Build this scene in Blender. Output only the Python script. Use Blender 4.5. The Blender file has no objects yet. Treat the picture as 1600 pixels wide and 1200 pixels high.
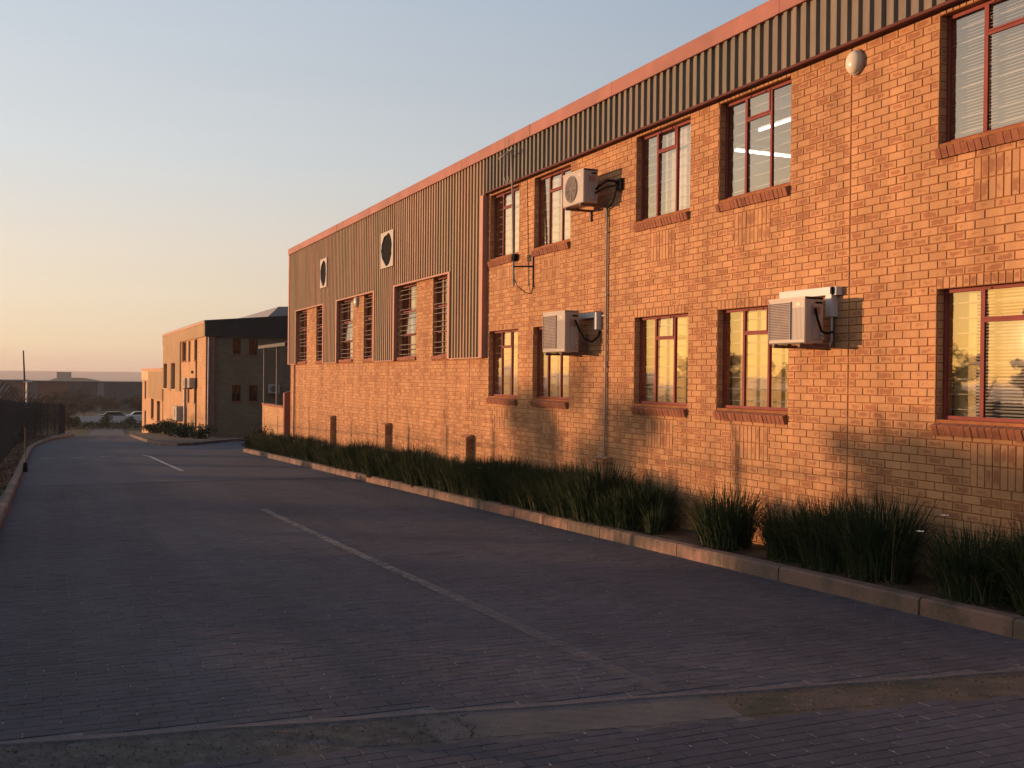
import bpy, math, random
import numpy as np
from mathutils import Vector, Matrix

random.seed(7)
R = math.radians
sc = bpy.context.scene
col = sc.collection

# ------------------------------------------------------------------ camera, world, sun, exposure
F_PX, CAM_H = 1660.0, 1.87
YAW, PITCH, ROLL = R(23.51), R(0.343), R(0.6)
cam_d = bpy.data.cameras.new('camera'); cam = bpy.data.objects.new('camera', cam_d); col.objects.link(cam)
fw = Vector((math.sin(YAW)*math.cos(PITCH), math.cos(YAW)*math.cos(PITCH), -math.sin(PITCH)))
r0 = Vector((math.cos(YAW), -math.sin(YAW), 0)); u0 = r0.cross(fw)
rr = r0*math.cos(ROLL) + u0*math.sin(ROLL); uu = -r0*math.sin(ROLL) + u0*math.cos(ROLL)
cam.matrix_world = Matrix(((rr.x, uu.x, -fw.x, 0), (rr.y, uu.y, -fw.y, 0), (rr.z, uu.z, -fw.z, CAM_H), (0, 0, 0, 1)))
cam_d.sensor_width = 36; cam_d.lens = 36*F_PX/1600; cam_d.clip_start = 0.05; cam_d.clip_end = 20000
sc.camera = cam
W_ = bpy.data.worlds.new('World'); sc.world = W_; W_.use_nodes = True
SUN_AZ, SUN_EL = 51.6, 2.3            # degrees from +Y towards -X, and above the horizon
wn = W_.node_tree; wn.nodes.clear()
EXPO = 1.0
def wnode(ty, **kw):
    x = wn.nodes.new('ShaderNode'+ty)
    for k, v in kw.items(): setattr(x, k, v)
    return x
def wmath(op, a, b=0.0, c=0.0):
    x = wnode('Math', operation=op)
    for i, v in enumerate((a, b, c)):
        if hasattr(v, 'links'): wn.links.new(v, x.inputs[i])
        else: x.inputs[i].default_value = v
    return x.outputs[0]
sky = wnode('TexSky', sky_type='NISHITA', sun_disc=False)
sky.sun_elevation = R(SUN_EL); sky.sun_rotation = R(-SUN_AZ); sky.altitude = 1500
sky.air_density = 1.0; sky.dust_density = 2.0; sky.ozone_density = 1.0
# dusty dusk air: the clear-sky model is blended with the measured colours of the hazy sky, by height and by angle from the sun
tc = wnode('TexCoord'); sep = wnode('SeparateXYZ'); wn.links.new(tc.outputs['Generated'], sep.inputs[0])
el = wmath('MULTIPLY', wmath('ARCSINE', sep.outputs[2]), 57.2958)
hl = wmath('SQRT', wmath('ADD', wmath('ADD', wmath('MULTIPLY', sep.outputs[0], sep.outputs[0]), wmath('MULTIPLY', sep.outputs[1], sep.outputs[1])), 1e-6))
cd = wmath('DIVIDE', wmath('ADD', wmath('MULTIPLY', sep.outputs[0], -math.sin(R(SUN_AZ))), wmath('MULTIPLY', sep.outputs[1], math.cos(R(SUN_AZ)))), hl)
elf = wmath('SQRT', wmath('MULTIPLY', wmath('MAXIMUM', el, 0.0), 1/90))
def wramp(stops):
    r_ = wnode('ValToRGB'); e = r_.color_ramp.elements; r_.color_ramp.interpolation = 'LINEAR'
    while len(e) < len(stops): e.new(.5)
    for q, (deg, c) in zip(e, stops): q.position = math.sqrt(deg/90); q.color = (*c, 1)
    wn.links.new(elf, r_.inputs[0]); return r_.outputs[0]
sky_side = wramp([(0, (.80, .54, .40)), (.6, (.87, .60, .43)), (1.5, (.95, .71, .48)), (4, (.94, .77, .58)), (6.5, (.91, .79, .66)), (11, (.77, .785, .785)), (19.5, (.615, .68, .76)), (40, (.34, .43, .55)), (90, (.18, .26, .38))])
sky_back = wramp([(0, (.13, .10, .10)), (.6, (.14, .11, .11)), (1.5, (.14, .12, .12)), (4, (.15, .13, .13)), (6.5, (.14, .14, .15)), (11, (.12, .14, .18)), (19.5, (.05, .13, .25)), (40, (.12, .17, .26)), (90, (.15, .22, .34))])
sky_sun = wramp([(0, (1.0, .50, .12)), (.6, (1.0, .53, .13)), (1.5, (1.0, .55, .14)), (4, (1.0, .58, .18)), (6.5, (.90, .58, .25)), (11, (.62, .48, .34)), (19.5, (.36, .32, .29)), (40, (.18, .19, .22)), (90, (.08, .11, .16))])
def wmix(f, a, b, mode='MIX'):
    x = wnode('Mix', data_type='RGBA', blend_type=mode)
    for v, i in ((f, 0), (a, 6), (b, 7)):
        if hasattr(v, 'links'): wn.links.new(v, x.inputs[i])
        else: x.inputs[i].default_value = v if i == 0 else (*v, 1)
    return x.outputs[2]
tb = wnode('MapRange'); wn.links.new(cd, tb.inputs[0]); tb.inputs[1].default_value = .75; tb.inputs[2].default_value = -1.0; tb.inputs[3].default_value = 0; tb.inputs[4].default_value = 1
ts = wnode('MapRange', interpolation_type='SMOOTHERSTEP'); wn.links.new(cd, ts.inputs[0]); ts.inputs[1].default_value = .66; ts.inputs[2].default_value = 1.0
grad = wmix(tb.outputs[0], sky_side, sky_back)
sunglow = wmix(1.0, sky_sun, (2.25, 2.25, 2.25), 'MULTIPLY')
grad = wmix(ts.outputs[0], grad, sunglow)
grad = wmix(1.0, grad, (2**-EXPO,)*3, 'MULTIPLY')
nish = wmix(1.0, sky.outputs[0], (.12, .12, .12), 'MULTIPLY')
bg = wnode('Background'); bg.inputs[1].default_value = 1.0
wo = wnode('OutputWorld')
mpn = wnode('Mapping'); wn.links.new(tc.outputs['Generated'], mpn.inputs[0]); mpn.inputs['Scale'].default_value = (1.2, 1.2, 9); mpn.inputs['Rotation'].default_value = (.12, .06, 0)
nzs = wnode('TexNoise'); wn.links.new(mpn.outputs[0], nzs.inputs['Vector']); nzs.inputs['Scale'].default_value = 2.2; nzs.inputs['Detail'].default_value = 6
mrs = wnode('MapRange'); wn.links.new(nzs.outputs['Fac'], mrs.inputs[0]); mrs.inputs[1].default_value = .35; mrs.inputs[2].default_value = .7; mrs.inputs[3].default_value = .988; mrs.inputs[4].default_value = 1.015
csk = wnode('CombineColor'); [wn.links.new(mrs.outputs[0], csk.inputs[k]) for k in range(3)]
wn.links.new(wmix(1.0, wmix(.06, grad, nish), csk.outputs[0], 'MULTIPLY'), bg.inputs[0]); wn.links.new(bg.outputs[0], wo.inputs[0])
sd = bpy.data.lights.new('sun', 'SUN'); sun = bpy.data.objects.new('sun', sd); col.objects.link(sun)
sd.energy = 2.85; sd.angle = R(0.55); sd.color = (1.0, 0.56, 0.30)
dsun = Vector((-math.sin(R(SUN_AZ))*math.cos(R(SUN_EL)), math.cos(R(SUN_AZ))*math.cos(R(SUN_EL)), math.sin(R(SUN_EL))))
sun.rotation_euler = dsun.to_track_quat('Z', 'Y').to_euler()
vs = sc.view_settings; vs.view_transform = 'Standard'; vs.look = 'None'; vs.gamma = 1; vs.use_curve_mapping = False
vs.exposure = EXPO

# ------------------------------------------------------------------ helpers
def tag(o, label=None, cat=None, group=None, kind=None):
    if label: o['label'] = label
    if cat: o['category'] = cat
    if group: o['group'] = group
    if kind: o['kind'] = kind
    return o

def empty(name, loc=(0, 0, 0), parent=None):
    o = bpy.data.objects.new(name, None); o.location = loc; o.empty_display_size = .2
    col.objects.link(o)
    if parent: o.parent = parent
    return o

class MB:
    def __init__(self):
        self.v = []; self.f = []; self.uv = []; self.c = []; self.m = []
    def add(self, verts, faces, rnd=(.5, .5, .5), uvs=None, mi=0):
        b = len(self.v); self.v += [tuple(p) for p in verts]
        for k, f in enumerate(faces):
            self.f.append(tuple(i+b for i in f))
            self.uv.append([uvs[i] for i in f] if uvs else [(0.5, 0.5)]*len(f))
            self.c.append(rnd); self.m.append(mi)
    def box(self, a, b, rnd=(.5, .5, .5), mi=0):
        x0, y0, z0 = [min(p, q) for p, q in zip(a, b)]; x1, y1, z1 = [max(p, q) for p, q in zip(a, b)]
        vs_ = [(x0,y0,z0),(x1,y0,z0),(x1,y1,z0),(x0,y1,z0),(x0,y0,z1),(x1,y0,z1),(x1,y1,z1),(x0,y1,z1)]
        self.add(vs_, [(0,3,2,1),(4,5,6,7),(0,1,5,4),(1,2,6,5),(2,3,7,6),(3,0,4,7)], rnd, mi=mi)
    def obox(self, o, U, V, N, w, h, d, bev=.003, rnd=(.5, .5, .5), mi=0):
        """bevelled block: o = lower left corner of the front face, N points out of the front, d = depth behind it"""
        o, U, V, N = Vector(o), Vector(U), Vector(V), Vector(N)
        P = []; uvs = []
        for (i, dz) in ((bev, 0), (0, -bev), (0, -d)):
            for (a, b) in ((i, i), (w-i, i), (w-i, h-i), (i, h-i)):
                P.append(o+U*a+V*b+N*dz); uvs.append((a/w, b/h))
        fs = [(0,1,2,3)]
        for r_ in (0, 4):
            for k in range(4):
                k2 = (k+1) % 4; fs.append((r_+4+k, r_+4+k2, r_+k2, r_+k))
        self.add(P, fs, rnd, uvs, mi)
    def bar(self, p, q, rad, n=6, rnd=(.5, .5, .5), mi=0, r2=None, caps=True):
        p, q = Vector(p), Vector(q); d = q-p
        if d.length < 1e-6: return
        d.normalize(); a = d.orthogonal().normalized(); b = d.cross(a); r2 = rad if r2 is None else r2
        vs_ = [p+(a*math.cos(t)+b*math.sin(t))*rad for t in [2*math.pi*k/n for k in range(n)]]
        vs_ += [q+(a*math.cos(t)+b*math.sin(t))*r2 for t in [2*math.pi*k/n for k in range(n)]]
        fs = [(k, (k+1) % n, n+(k+1) % n, n+k) for k in range(n)]
        if caps: fs += [tuple(range(n-1, -1, -1)), tuple(range(n, 2*n))]
        self.add(vs_, fs, rnd, mi=mi)
    def tube(self, pts, rad, n=6, rnd=(.5, .5, .5), mi=0):
        pts = [Vector(p) for p in pts]; rings = []
        a = None
        for i, p in enumerate(pts):
            d = (pts[min(i+1, len(pts)-1)]-pts[max(i-1, 0)]).normalized()
            a = d.orthogonal().normalized() if a is None else (a-d*a.dot(d)).normalized()
            b = d.cross(a); rd = rad[i] if isinstance(rad, (list, tuple)) else rad
            rings += [p+(a*math.cos(t)+b*math.sin(t))*rd for t in [2*math.pi*k/n for k in range(n)]]
        fs = []
        for i in range(len(pts)-1):
            for k in range(n):
                fs.append((i*n+k, i*n+(k+1) % n, (i+1)*n+(k+1) % n, (i+1)*n+k))
        fs += [tuple(range(n-1, -1, -1)), tuple(range((len(pts)-1)*n, len(pts)*n))]
        self.add(rings, fs, rnd, mi=mi)
    def prism(self, pts2, axis, t0, t1, rnd=(.5, .5, .5), mi=0):
        """polygon in the plane across axis ('x','y','z'), extruded from t0 to t1"""
        def P(a, b, t): return {'x': (t, a, b), 'y': (a, t, b), 'z': (a, b, t)}[axis]
        n = len(pts2)
        vs_ = [P(a, b, t0) for a, b in pts2]+[P(a, b, t1) for a, b in pts2]
        fs = [tuple(range(n-1, -1, -1)), tuple(range(n, 2*n))]+[(k, (k+1) % n, n+(k+1) % n, n+k) for k in range(n)]
        self.add(vs_, fs, rnd, mi=mi)
    def mesh(self, name, mats, smooth=False):
        me = bpy.data.meshes.new(name); me.from_pydata(self.v, [], self.f)
        if not isinstance(mats, (list, tuple)): mats = [mats]
        for m in mats: me.materials.append(m)
        me.polygons.foreach_set('material_index', self.m)
        uvl = me.uv_layers.new(name='UVMap')
        uvl.data.foreach_set('uv', [x for f in self.uv for p in f for x in p])
        ca = me.color_attributes.new('rnd', 'FLOAT_COLOR', 'CORNER')
        ca.data.foreach_set('color', [x for f, c in zip(self.f, self.c) for _ in f for x in (c[0], c[1], c[2], 1)])
        if smooth: me.polygons.foreach_set('use_smooth', [True]*len(self.f))
        me.update(); return me
    def build(self, name, mats, parent=None, smooth=False, **kw):
        o = bpy.data.objects.new(name, self.mesh(name, mats, smooth)); col.objects.link(o)
        if parent: o.parent = parent
        tag(o, **kw); return o

def recalc(o):
    import bmesh
    bm = bmesh.new(); bm.from_mesh(o.data); bmesh.ops.recalc_face_normals(bm, faces=bm.faces); bm.to_mesh(o.data); bm.free(); return o

def copy_tree(o, parent=None):
    c = o.copy(); col.objects.link(c); c.parent = parent
    for ch in list(o.children): copy_tree(ch, c)
    return c

def rn(): return (random.random(), random.random(), random.random())

# ------------------------------------------------------------------ materials
class NT:
    def __init__(self, name):
        self.m = bpy.data.materials.new(name); self.m.use_nodes = True
        self.t = self.m.node_tree; self.t.nodes.clear()
        self.out = self.n('OutputMaterial')
        self.p = self.n('BsdfPrincipled'); self.l(self.p.outputs[0], self.out.inputs[0])
    def n(self, ty, **kw):
        x = self.t.nodes.new('ShaderNode'+ty)
        for k, v in kw.items(): setattr(x, k, v)
        return x
    def l(self, a, b): self.t.links.new(a, b)
    def pos(self):
        return self.n('NewGeometry').outputs['Position']
    def noise(self, scale, detail=4, rough=.55, vec=None, sc3=None):
        x = self.n('TexNoise'); x.inputs['Scale'].default_value = scale; x.inputs['Detail'].default_value = detail
        x.inputs['Roughness'].default_value = rough
        v = vec or self.pos()
        if sc3:
            mp = self.n('Mapping'); mp.inputs['Scale'].default_value = sc3; self.l(v, mp.inputs[0]); v = mp.outputs[0]
        self.l(v, x.inputs['Vector']); return x.outputs['Fac']
    def ramp(self, fac, *stops):
        r_ = self.n('ValToRGB'); e = r_.color_ramp.elements
        while len(e) < len(stops): e.new(.5)
        for el, (p, c) in zip(e, stops):
            el.position = p; el.color = (c, c, c, 1) if isinstance(c, (int, float)) else (*c, 1)
        self.l(fac, r_.inputs[0]); return r_.outputs[0]
    def mix(self, fac, a, b, mode='MIX'):
        x = self.n('Mix', data_type='RGBA', blend_type=mode)
        for v, i in ((fac, 0), (a, 6), (b, 7)):
            if hasattr(v, 'links'): self.l(v, x.inputs[i])
            else: x.inputs[i].default_value = v if i == 0 else (*v, 1) if len(v) == 3 else v
        return x.outputs[2]
    def math(self, op, a, b=0.0, c=None):
        x = self.n('Math', operation=op)
        for i, v in enumerate((a, b) if c is None else (a, b, c)):
            if hasattr(v, 'links'): self.l(v, x.inputs[i])
            else: x.inputs[i].default_value = v
        return x.outputs[0]
    def attr(self):
        a = self.n('Attribute'); a.attribute_name = 'rnd'; s = self.n('SeparateColor'); self.l(a.outputs['Color'], s.inputs[0])
        return s.outputs
    def bump(self, h, strength=.3, dist=.01):
        b = self.n('Bump'); b.inputs['Strength'].default_value = strength; b.inputs['Distance'].default_value = dist
        self.l(h, b.inputs['Height']); self.l(b.outputs[0], self.p.inputs['Normal'])
    def base(self, c):
        if hasattr(c, 'links'): self.l(c, self.p.inputs['Base Color'])
        else: self.p.inputs['Base Color'].default_value = (*c, 1)
    def rough(self, r_):
        if hasattr(r_, 'links'): self.l(r_, self.p.inputs['Roughness'])
        else: self.p.inputs['Roughness'].default_value = r_

def plain(name, c, rough=.7, var=.25, nscale=3.0, metal=0, bump=0, spec=.25):
    m = NT(name); n1 = m.noise(nscale, 6)
    dark = tuple(x*(1-var) for x in c); lite = tuple(min(1, x*(1+var)) for x in c)
    m.base(m.ramp(n1, (.3, dark), (.7, lite))); m.rough(rough); m.p.inputs['Metallic'].default_value = metal
    m.p.inputs['Specular IOR Level'].default_value = spec
    if bump: m.bump(m.noise(nscale*12, 5), bump, .005)
    return m.m

def brick_mat(name, light, blotch, mortar_tint=1.0):
    m = NT(name); a = m.attr()
    uv = m.n('UVMap'); uv.uv_map = 'UVMap'; s = m.n('SeparateXYZ'); m.l(uv.outputs[0], s.inputs[0])
    ex = m.math('MULTIPLY', m.math('ABSOLUTE', m.math('SUBTRACT', s.outputs[0], .5)), 2)
    ez = m.math('MULTIPLY', m.math('ABSOLUTE', m.math('SUBTRACT', s.outputs[1], .5)), 2)
    edge = m.math('MAXIMUM', m.math('POWER', ex, 3.0), m.math('POWER', ez, 2.0))
    nz = m.noise(13, 4, .6)
    # blotch strength: noise + per-brick amount - edge
    t = m.math('ADD', m.math('MULTIPLY', m.math('SUBTRACT', nz, .5), 1.9), m.math('MULTIPLY', m.math('SUBTRACT', a[0], .46), 1.15))
    t = m.math('SUBTRACT', t, m.math('MULTIPLY', edge, .9))
    t = m.ramp(m.math('ADD', t, .45), (.34, 0.0), (.74, 1.0))
    lc = m.mix(a[1], light, tuple(x*.88 for x in light))
    hue = m.mix(m.math('MULTIPLY', a[2], .35), lc, (light[0]*.92, light[1]*.78, light[2]*.72))
    c = m.mix(m.math('MULTIPLY', t, .85), hue, blotch)
    big = m.noise(.55, 4, .6); c = m.mix(1.0, c, m.ramp(big, (.3, .88), (.7, 1.05)), 'MULTIPLY')
    cl = m.noise(1.7, 5, .65, sc3=(1, 1, 1.6)); c = m.mix(1.0, c, m.ramp(cl, (.36, .88), (.6, 1.02)), 'MULTIPLY')
    ef = m.noise(3.1, 6, .7, sc3=(1, 1.3, .8)); c = m.mix(m.ramp(ef, (.66, 0.0), (.80, .28)), c, (.62, .50, .40))
    streak = m.noise(1.0, 4, .6, sc3=(1, 2.5, .25)); c = m.mix(1.0, c, m.ramp(streak, (.36, .76), (.58, 1.0)), 'MULTIPLY')
    fine = m.noise(160, 3, .6); c = m.mix(1.0, c, m.ramp(fine, (.3, .82), (.7, 1.08)), 'MULTIPLY')
    m.base(c); m.rough(.85); m.p.inputs['Specular IOR Level'].default_value = .25
    m.bump(m.math('ADD', m.noise(70, 5, .65), m.math('MULTIPLY', t, -.2)), .45, .004)
    return m.m

BR_L, BR_D = (.585, .315, .155), (.35, .14, .07)
M_brick = brick_mat('face_brick', BR_L, BR_D)
M_sillb = brick_mat('sill_brick', (.36, .145, .085), (.27, .095, .06))
M_mortar = plain('mortar', (.27, .108, .042), .95, .25, 8, bump=.3)
M_core = plain('inner_plaster', (.55, .53, .5), .9, .05)
M_room = plain('room_wall', (.42, .40, .37), .9, .08, .8)
M_fascia = plain('fascia_paint', (.31, .125, .10), .6, .22, 1.3, spec=.15)
M_trim2 = plain('dull_maroon_paint', (.10, .03, .026), .7, .2, 4, spec=.1)
M_trim = plain('maroon_paint', (.21, .048, .042), .6, .15, 4, spec=.12)
M_flash = plain('flashing_paint', (.40, .175, .12), .5, .15, 2)
M_steel = plain('galvanised', (.42, .42, .42), .45, .2, 6, metal=.4)
M_dark = plain('black_plastic', (.010, .010, .010), .85, .2, spec=.06)
M_pipe = plain('grey_conduit', (.30, .27, .25), .5, .2, 5)
M_white = plain('ac_paint', (.385, .33, .285), .42, .08, 2)
M_grille = plain('ac_grille', (.34, .29, .27), .6, .1)
M_trunk = plain('pvc_trunking', (.50, .50, .50), .4, .05)
M_blind = plain('blind', (.62, .60, .56), .7, .06)
M_cream = plain('cream_blind', (.70, .57, .29), .8, .06)
M_barx = plain('weathered_bar_paint', (.24, .19, .165), .6, .2, spec=.15)
M_barp = plain('burglar_bar_paint', (.55, .53, .50), .5, .15)

def clad_mat(name, ca, cb):
    m = NT(name); a = m.attr()
    base = m.mix(a[0], ca, cb)
    n1 = m.noise(1.2, 5, .6, sc3=(3, 3, .35)); base = m.mix(1.0, base, m.ramp(n1, (.3, .70), (.7, 1.14)), 'MULTIPLY')
    n2 = m.noise(25, 4, .6, sc3=(1, 1, .15)); base = m.mix(1.0, base, m.ramp(n2, (.35, .86), (.65, 1.05)), 'MULTIPLY')
    m.base(base); m.rough(.6); m.p.inputs['Specular IOR Level'].default_value = .2
    m.bump(m.noise(4, 3), .08, .01)
    return m.m
M_clad = clad_mat('warm_cladding', (.31, .225, .13), (.38, .225, .14))  # warmer, paler tone for the sheets beyond the near band
M_clad_d = clad_mat('dark_cladding', (.165, .14, .105), (.195, .155, .12))  # darker tone for the near band

def glass_mat(name, refl=.42, tint=(.9, .93, .9)):
    m = NT(name); m.t.nodes.remove(m.p)
    tr = m.n('BsdfTransparent'); tr.inputs[0].default_value = (*tint, 1)
    gl = m.n('BsdfGlossy'); gl.inputs['Roughness'].default_value = .02; gl.inputs['Color'].default_value = (.93, .9, .86, 1)
    lw = m.n('Fresnel'); lw.inputs['IOR'].default_value = 1.5
    f = m.math('MINIMUM', m.math('ADD', lw.outputs[0], refl), 1.0)
    b = m.n('Bump'); b.inputs['Strength'].default_value = .05; b.inputs['Distance'].default_value = .01
    m.l(m.noise(2.6, 3), b.inputs['Height']); m.l(b.outputs[0], gl.inputs['Normal'])
    mx = m.n('MixShader'); m.l(f, mx.inputs[0]); m.l(tr.outputs[0], mx.inputs[1]); m.l(gl.outputs[0], mx.inputs[2])
    m.l(mx.outputs[0], m.out.inputs[0]); return m.m
M_glass = glass_mat('film_glass', .27, (.95, .95, .93))
M_glass2 = glass_mat('plain_glass', .12, (.8, .82, .8))

def paver_mat(name, textured=False):
    m = NT(name); a = m.attr()
    n1 = m.noise(.35, 5, .6); n2 = m.noise(9, 5, .6); n3 = m.noise(140, 3, .6)
    c = m.mix(a[0], (.082, .079, .097), (.104, .098, .116))
    c = m.mix(m.math('MULTIPLY', a[1], .2), c, (.122, .098, .096))
    c = m.mix(1.0, c, m.ramp(n1, (.3, .84), (.7, 1.12)), 'MULTIPLY')
    c = m.mix(1.0, c, m.ramp(n2, (.3, .88), (.7, 1.08)), 'MULTIPLY')
    tyre = m.noise(1.1, 4, .6, sc3=(1, .06, 1)); c = m.mix(1.0, c, m.ramp(tyre, (.34, .82), (.6, 1.03)), 'MULTIPLY')
    oil = m.noise(.9, 5, .7); c = m.mix(1.0, c, m.ramp(oil, (.27, .65), (.36, 1.0)), 'MULTIPLY')
    c = m.mix(1.0, c, m.ramp(n3, (.3, .75), (.75, 1.25)), 'MULTIPLY')
    if textured:
        mp = m.n('Mapping'); m.l(m.pos(), mp.inputs[0])
        bt = m.n('TexBrick'); m.l(mp.outputs[0], bt.inputs['Vector']); bt.inputs['Scale'].default_value = 1
        bt.inputs['Brick Width'].default_value = .21; bt.inputs['Row Height'].default_value = .105
        bt.inputs['Mortar Size'].default_value = .004; bt.inputs['Mortar Smooth'].default_value = .2
        bt.inputs['Color1'].default_value = (.084, .080, .096, 1); bt.inputs['Color2'].default_value = (.104, .098, .114, 1)
        bt.inputs['Mortar'].default_value = (.062, .062, .078, 1)
        c = m.mix(1.0, bt.outputs[0], m.ramp(n1, (.3, .82), (.7, 1.15)), 'MULTIPLY')
        c = m.mix(1.0, c, m.ramp(n2, (.3, .85), (.7, 1.12)), 'MULTIPLY')
    m.base(c); m.rough(.92); m.p.inputs['Specular IOR Level'].default_value = .15
    m.bump(n3, .3, .003); return m.m
M_paver = paver_mat('paver'); M_pavfar = paver_mat('paver_far', True)

def joint_mat():
    m = NT('joint_sand'); n = m.noise(5, 4, .7); n2 = m.noise(60, 3)
    c = m.ramp(n, (.35, (.085, .083, .10)), (.56, (.115, .11, .125)), (.70, (.23, .205, .20)))
    m.base(m.mix(1.0, c, m.ramp(n2, (.3, .6), (.7, 1.2)), 'MULTIPLY')); m.rough(.95); m.bump(n2, .4, .004); return m.m
M_joint = joint_mat()

def conc_mat(name, stops, nsc=3, f=70):
    m = NT(name); n1 = m.noise(nsc, 6, .65); n2 = m.noise(f, 4, .7)
    c = m.ramp(n1, *stops); c = m.mix(1.0, c, m.ramp(n2, (.3, .6), (.72, 1.3)), 'MULTIPLY')
    m.base(c); m.rough(.93); m.bump(m.math('ADD', n1, m.math('MULTIPLY', n2, .6)), .5, .006); return m.m
M_conc = conc_mat('old_concrete', [(.3, (.075, .07, .072)), (.6, (.11, .10, .10)), (.8, (.14, .125, .12))])
M_moss = conc_mat('mossy_concrete', [(.32, (.042, .045, .026)), (.5, (.088, .066, .050)), (.7, (.125, .096, .078))], 2.5, 55)
M_tar = conc_mat('broken_tar', [(.35, (.035, .035, .035)), (.6, (.075, .07, .068)), (.8, (.12, .11, .105))], 6, 45)
M_strip = conc_mat('edge_concrete', [(.3, (.085, .078, .085)), (.7, (.145, .12, .12))], 3, 50)
def kerb_mat():
    m = NT('kerb_concrete'); a = m.attr(); n1 = m.noise(2.2, 6, .65); n2 = m.noise(60, 4, .7)
    c = m.mix(a[0], (.29, .155, .12), (.16, .105, .085))
    c = m.mix(m.ramp(n1, (.42, 0.0), (.60, .85)), c, (.085, .07, .05))
    c = m.mix(1.0, c, m.ramp(n2, (.3, .75), (.7, 1.15)), 'MULTIPLY')
    m.base(c); m.rough(.9); m.bump(m.math('ADD', n1, n2), .35, .006); return m.m
M_kerb = kerb_mat()
M_soil = conc_mat('bed_soil', [(.3, (.035, .022, .015)), (.55, (.07, .045, .03)), (.8, (.12, .085, .06))], 5, 60)
def ground_mat():
    m = NT('veld'); n1 = m.noise(.06, 6, .6); n2 = m.noise(1.2, 6, .65); n3 = m.noise(20, 4, .7)
    c = m.ramp(n1, (.35, (.085, .065, .04)), (.5, (.12, .085, .05)), (.66, (.06, .06, .032)))
    c = m.mix(1.0, c, m.ramp(n2, (.3, .7), (.7, 1.25)), 'MULTIPLY'); c = m.mix(1.0, c, m.ramp(n3, (.3, .7), (.7, 1.25)), 'MULTIPLY')
    m.base(c); m.rough(1.0); m.p.inputs['Specular IOR Level'].default_value = .1; m.bump(n3, .5, .02); return m.m
M_ground = ground_mat()
def paint_mat(worn=.5, col=(.20, .185, .185)):
    m = NT('road_paint'); n = m.noise(14, 5, .75); n2 = m.noise(2.5, 4, .6); n3 = m.noise(90, 3, .7)
    f = m.math('ADD', m.math('MULTIPLY', n, .55), m.math('ADD', m.math('MULTIPLY', n2, .25), m.math('MULTIPLY', n3, .2)))
    a = m.ramp(f, (worn-.08, 0.0), (worn+.07, .8))
    sp = m.n('SeparateXYZ'); m.l(m.pos(), sp.inputs[0]); mr = m.n('MapRange'); m.l(sp.outputs[1], mr.inputs[0]); mr.inputs[1].default_value = 5.8; mr.inputs[2].default_value = 11.5; mr.inputs[3].default_value = .25; mr.inputs[4].default_value = 1
    a = m.math('MULTIPLY', a, mr.outputs[0]); m.base(col); m.rough(.8)
    tr = m.n('BsdfTransparent'); mx = m.n('MixShader'); m.l(a, mx.inputs[0]); m.l(tr.outputs[0], mx.inputs[1]); m.l(m.p.outputs[0], mx.inputs[2])
    m.l(mx.outputs[0], m.out.inputs[0]); return m.m
M_paint = paint_mat(.46); M_paint2 = paint_mat(.36, (.46, .43, .42))
def leaf_mat(name, c1, c2, tip=(.10, .085, .04)):
    m = NT(name); a = m.attr(); c = m.mix(a[0], c1, c2); c = m.mix(m.ramp(a[2], (.86, 0.0), (.93, .95)), c, tip)
    m.base(c); m.rough(.7); m.p.inputs['Specular IOR Level'].default_value = .15
    try: m.p.inputs['Transmission Weight'].default_value = 0
    except Exception: pass
    return m.m
M_blade = leaf_mat('strap_leaf', (.015, .030, .012), (.036, .054, .021), (.16, .12, .065))
M_bush = leaf_mat('bush_leaf', (.022, .032, .014), (.05, .06, .025), (.12, .08, .03))
M_brown = leaf_mat('dry_leaf', (.06, .035, .02), (.10, .06, .032), (.14, .09, .04))
M_bark = plain('bark', (.09, .065, .045), .95, .3, 6, bump=.4)
M_petal = plain('petal', (.8, .8, .76), .6, .05)
M_fence = plain('fence_paint', (.045, .045, .048), .6, .2)
M_post = plain('pale_post', (.17, .165, .15), .8, .15)

# ------------------------------------------------------------------ the lie of the land
_sy = [-400, 0, 60, 75, 90, 108, 130, 150, 300, 1000, 9000]
_sz = [11.2, 0, -1.68, -2.22, -2.98, -3.95, -4.7, -5.1, -8.0, -14, -40]
def T(y): return float(np.interp(y, _sy, _sz))
KX = 7.10         # face of the right-hand kerb
LX = -0.66        # face of the left-hand kerb
XW = 8.18         # brick face of the long building

def sheet(name, xs, ys, zf, mat, **kw):
    mb = MB(); nx, ny = len(xs), len(ys)
    vs_ = [(x, y, zf(x, y)) for y in ys for x in xs]
    mb.add(vs_, [(j*nx+i, j*nx+i+1, (j+1)*nx+i+1, (j+1)*nx+i) for j in range(ny-1) for i in range(nx-1)])
    return mb.build(name, mat, smooth=True, **kw)

def lxs(y):       # left road edge bends to the right far away
    return LX + (0 if y < 46 else 0.0032*(y-46)**2 if y < 70 else 0.0032*24**2+.16*(y-70)*.35)
# ground: one sheet to the horizon
gx = [-6000, -1500, -400, -120, -60, -30, -12, -5, -2, -.8, 1, 3.5, 6, 7.3, 9, 14, 22, 50, 150, 500, 1500, 6000]
gy = [-300, -60, -20, -5, 0, 5, 10, 20, 30, 40, 50, 60, 67, 75, 82, 90, 99, 108, 119, 130, 140, 150, 200, 300, 500, 1000, 2500, 5000, 9000]
sheet('ground', gx, gy, lambda x, y: T(y)-.03, M_ground, kind='structure')
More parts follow.
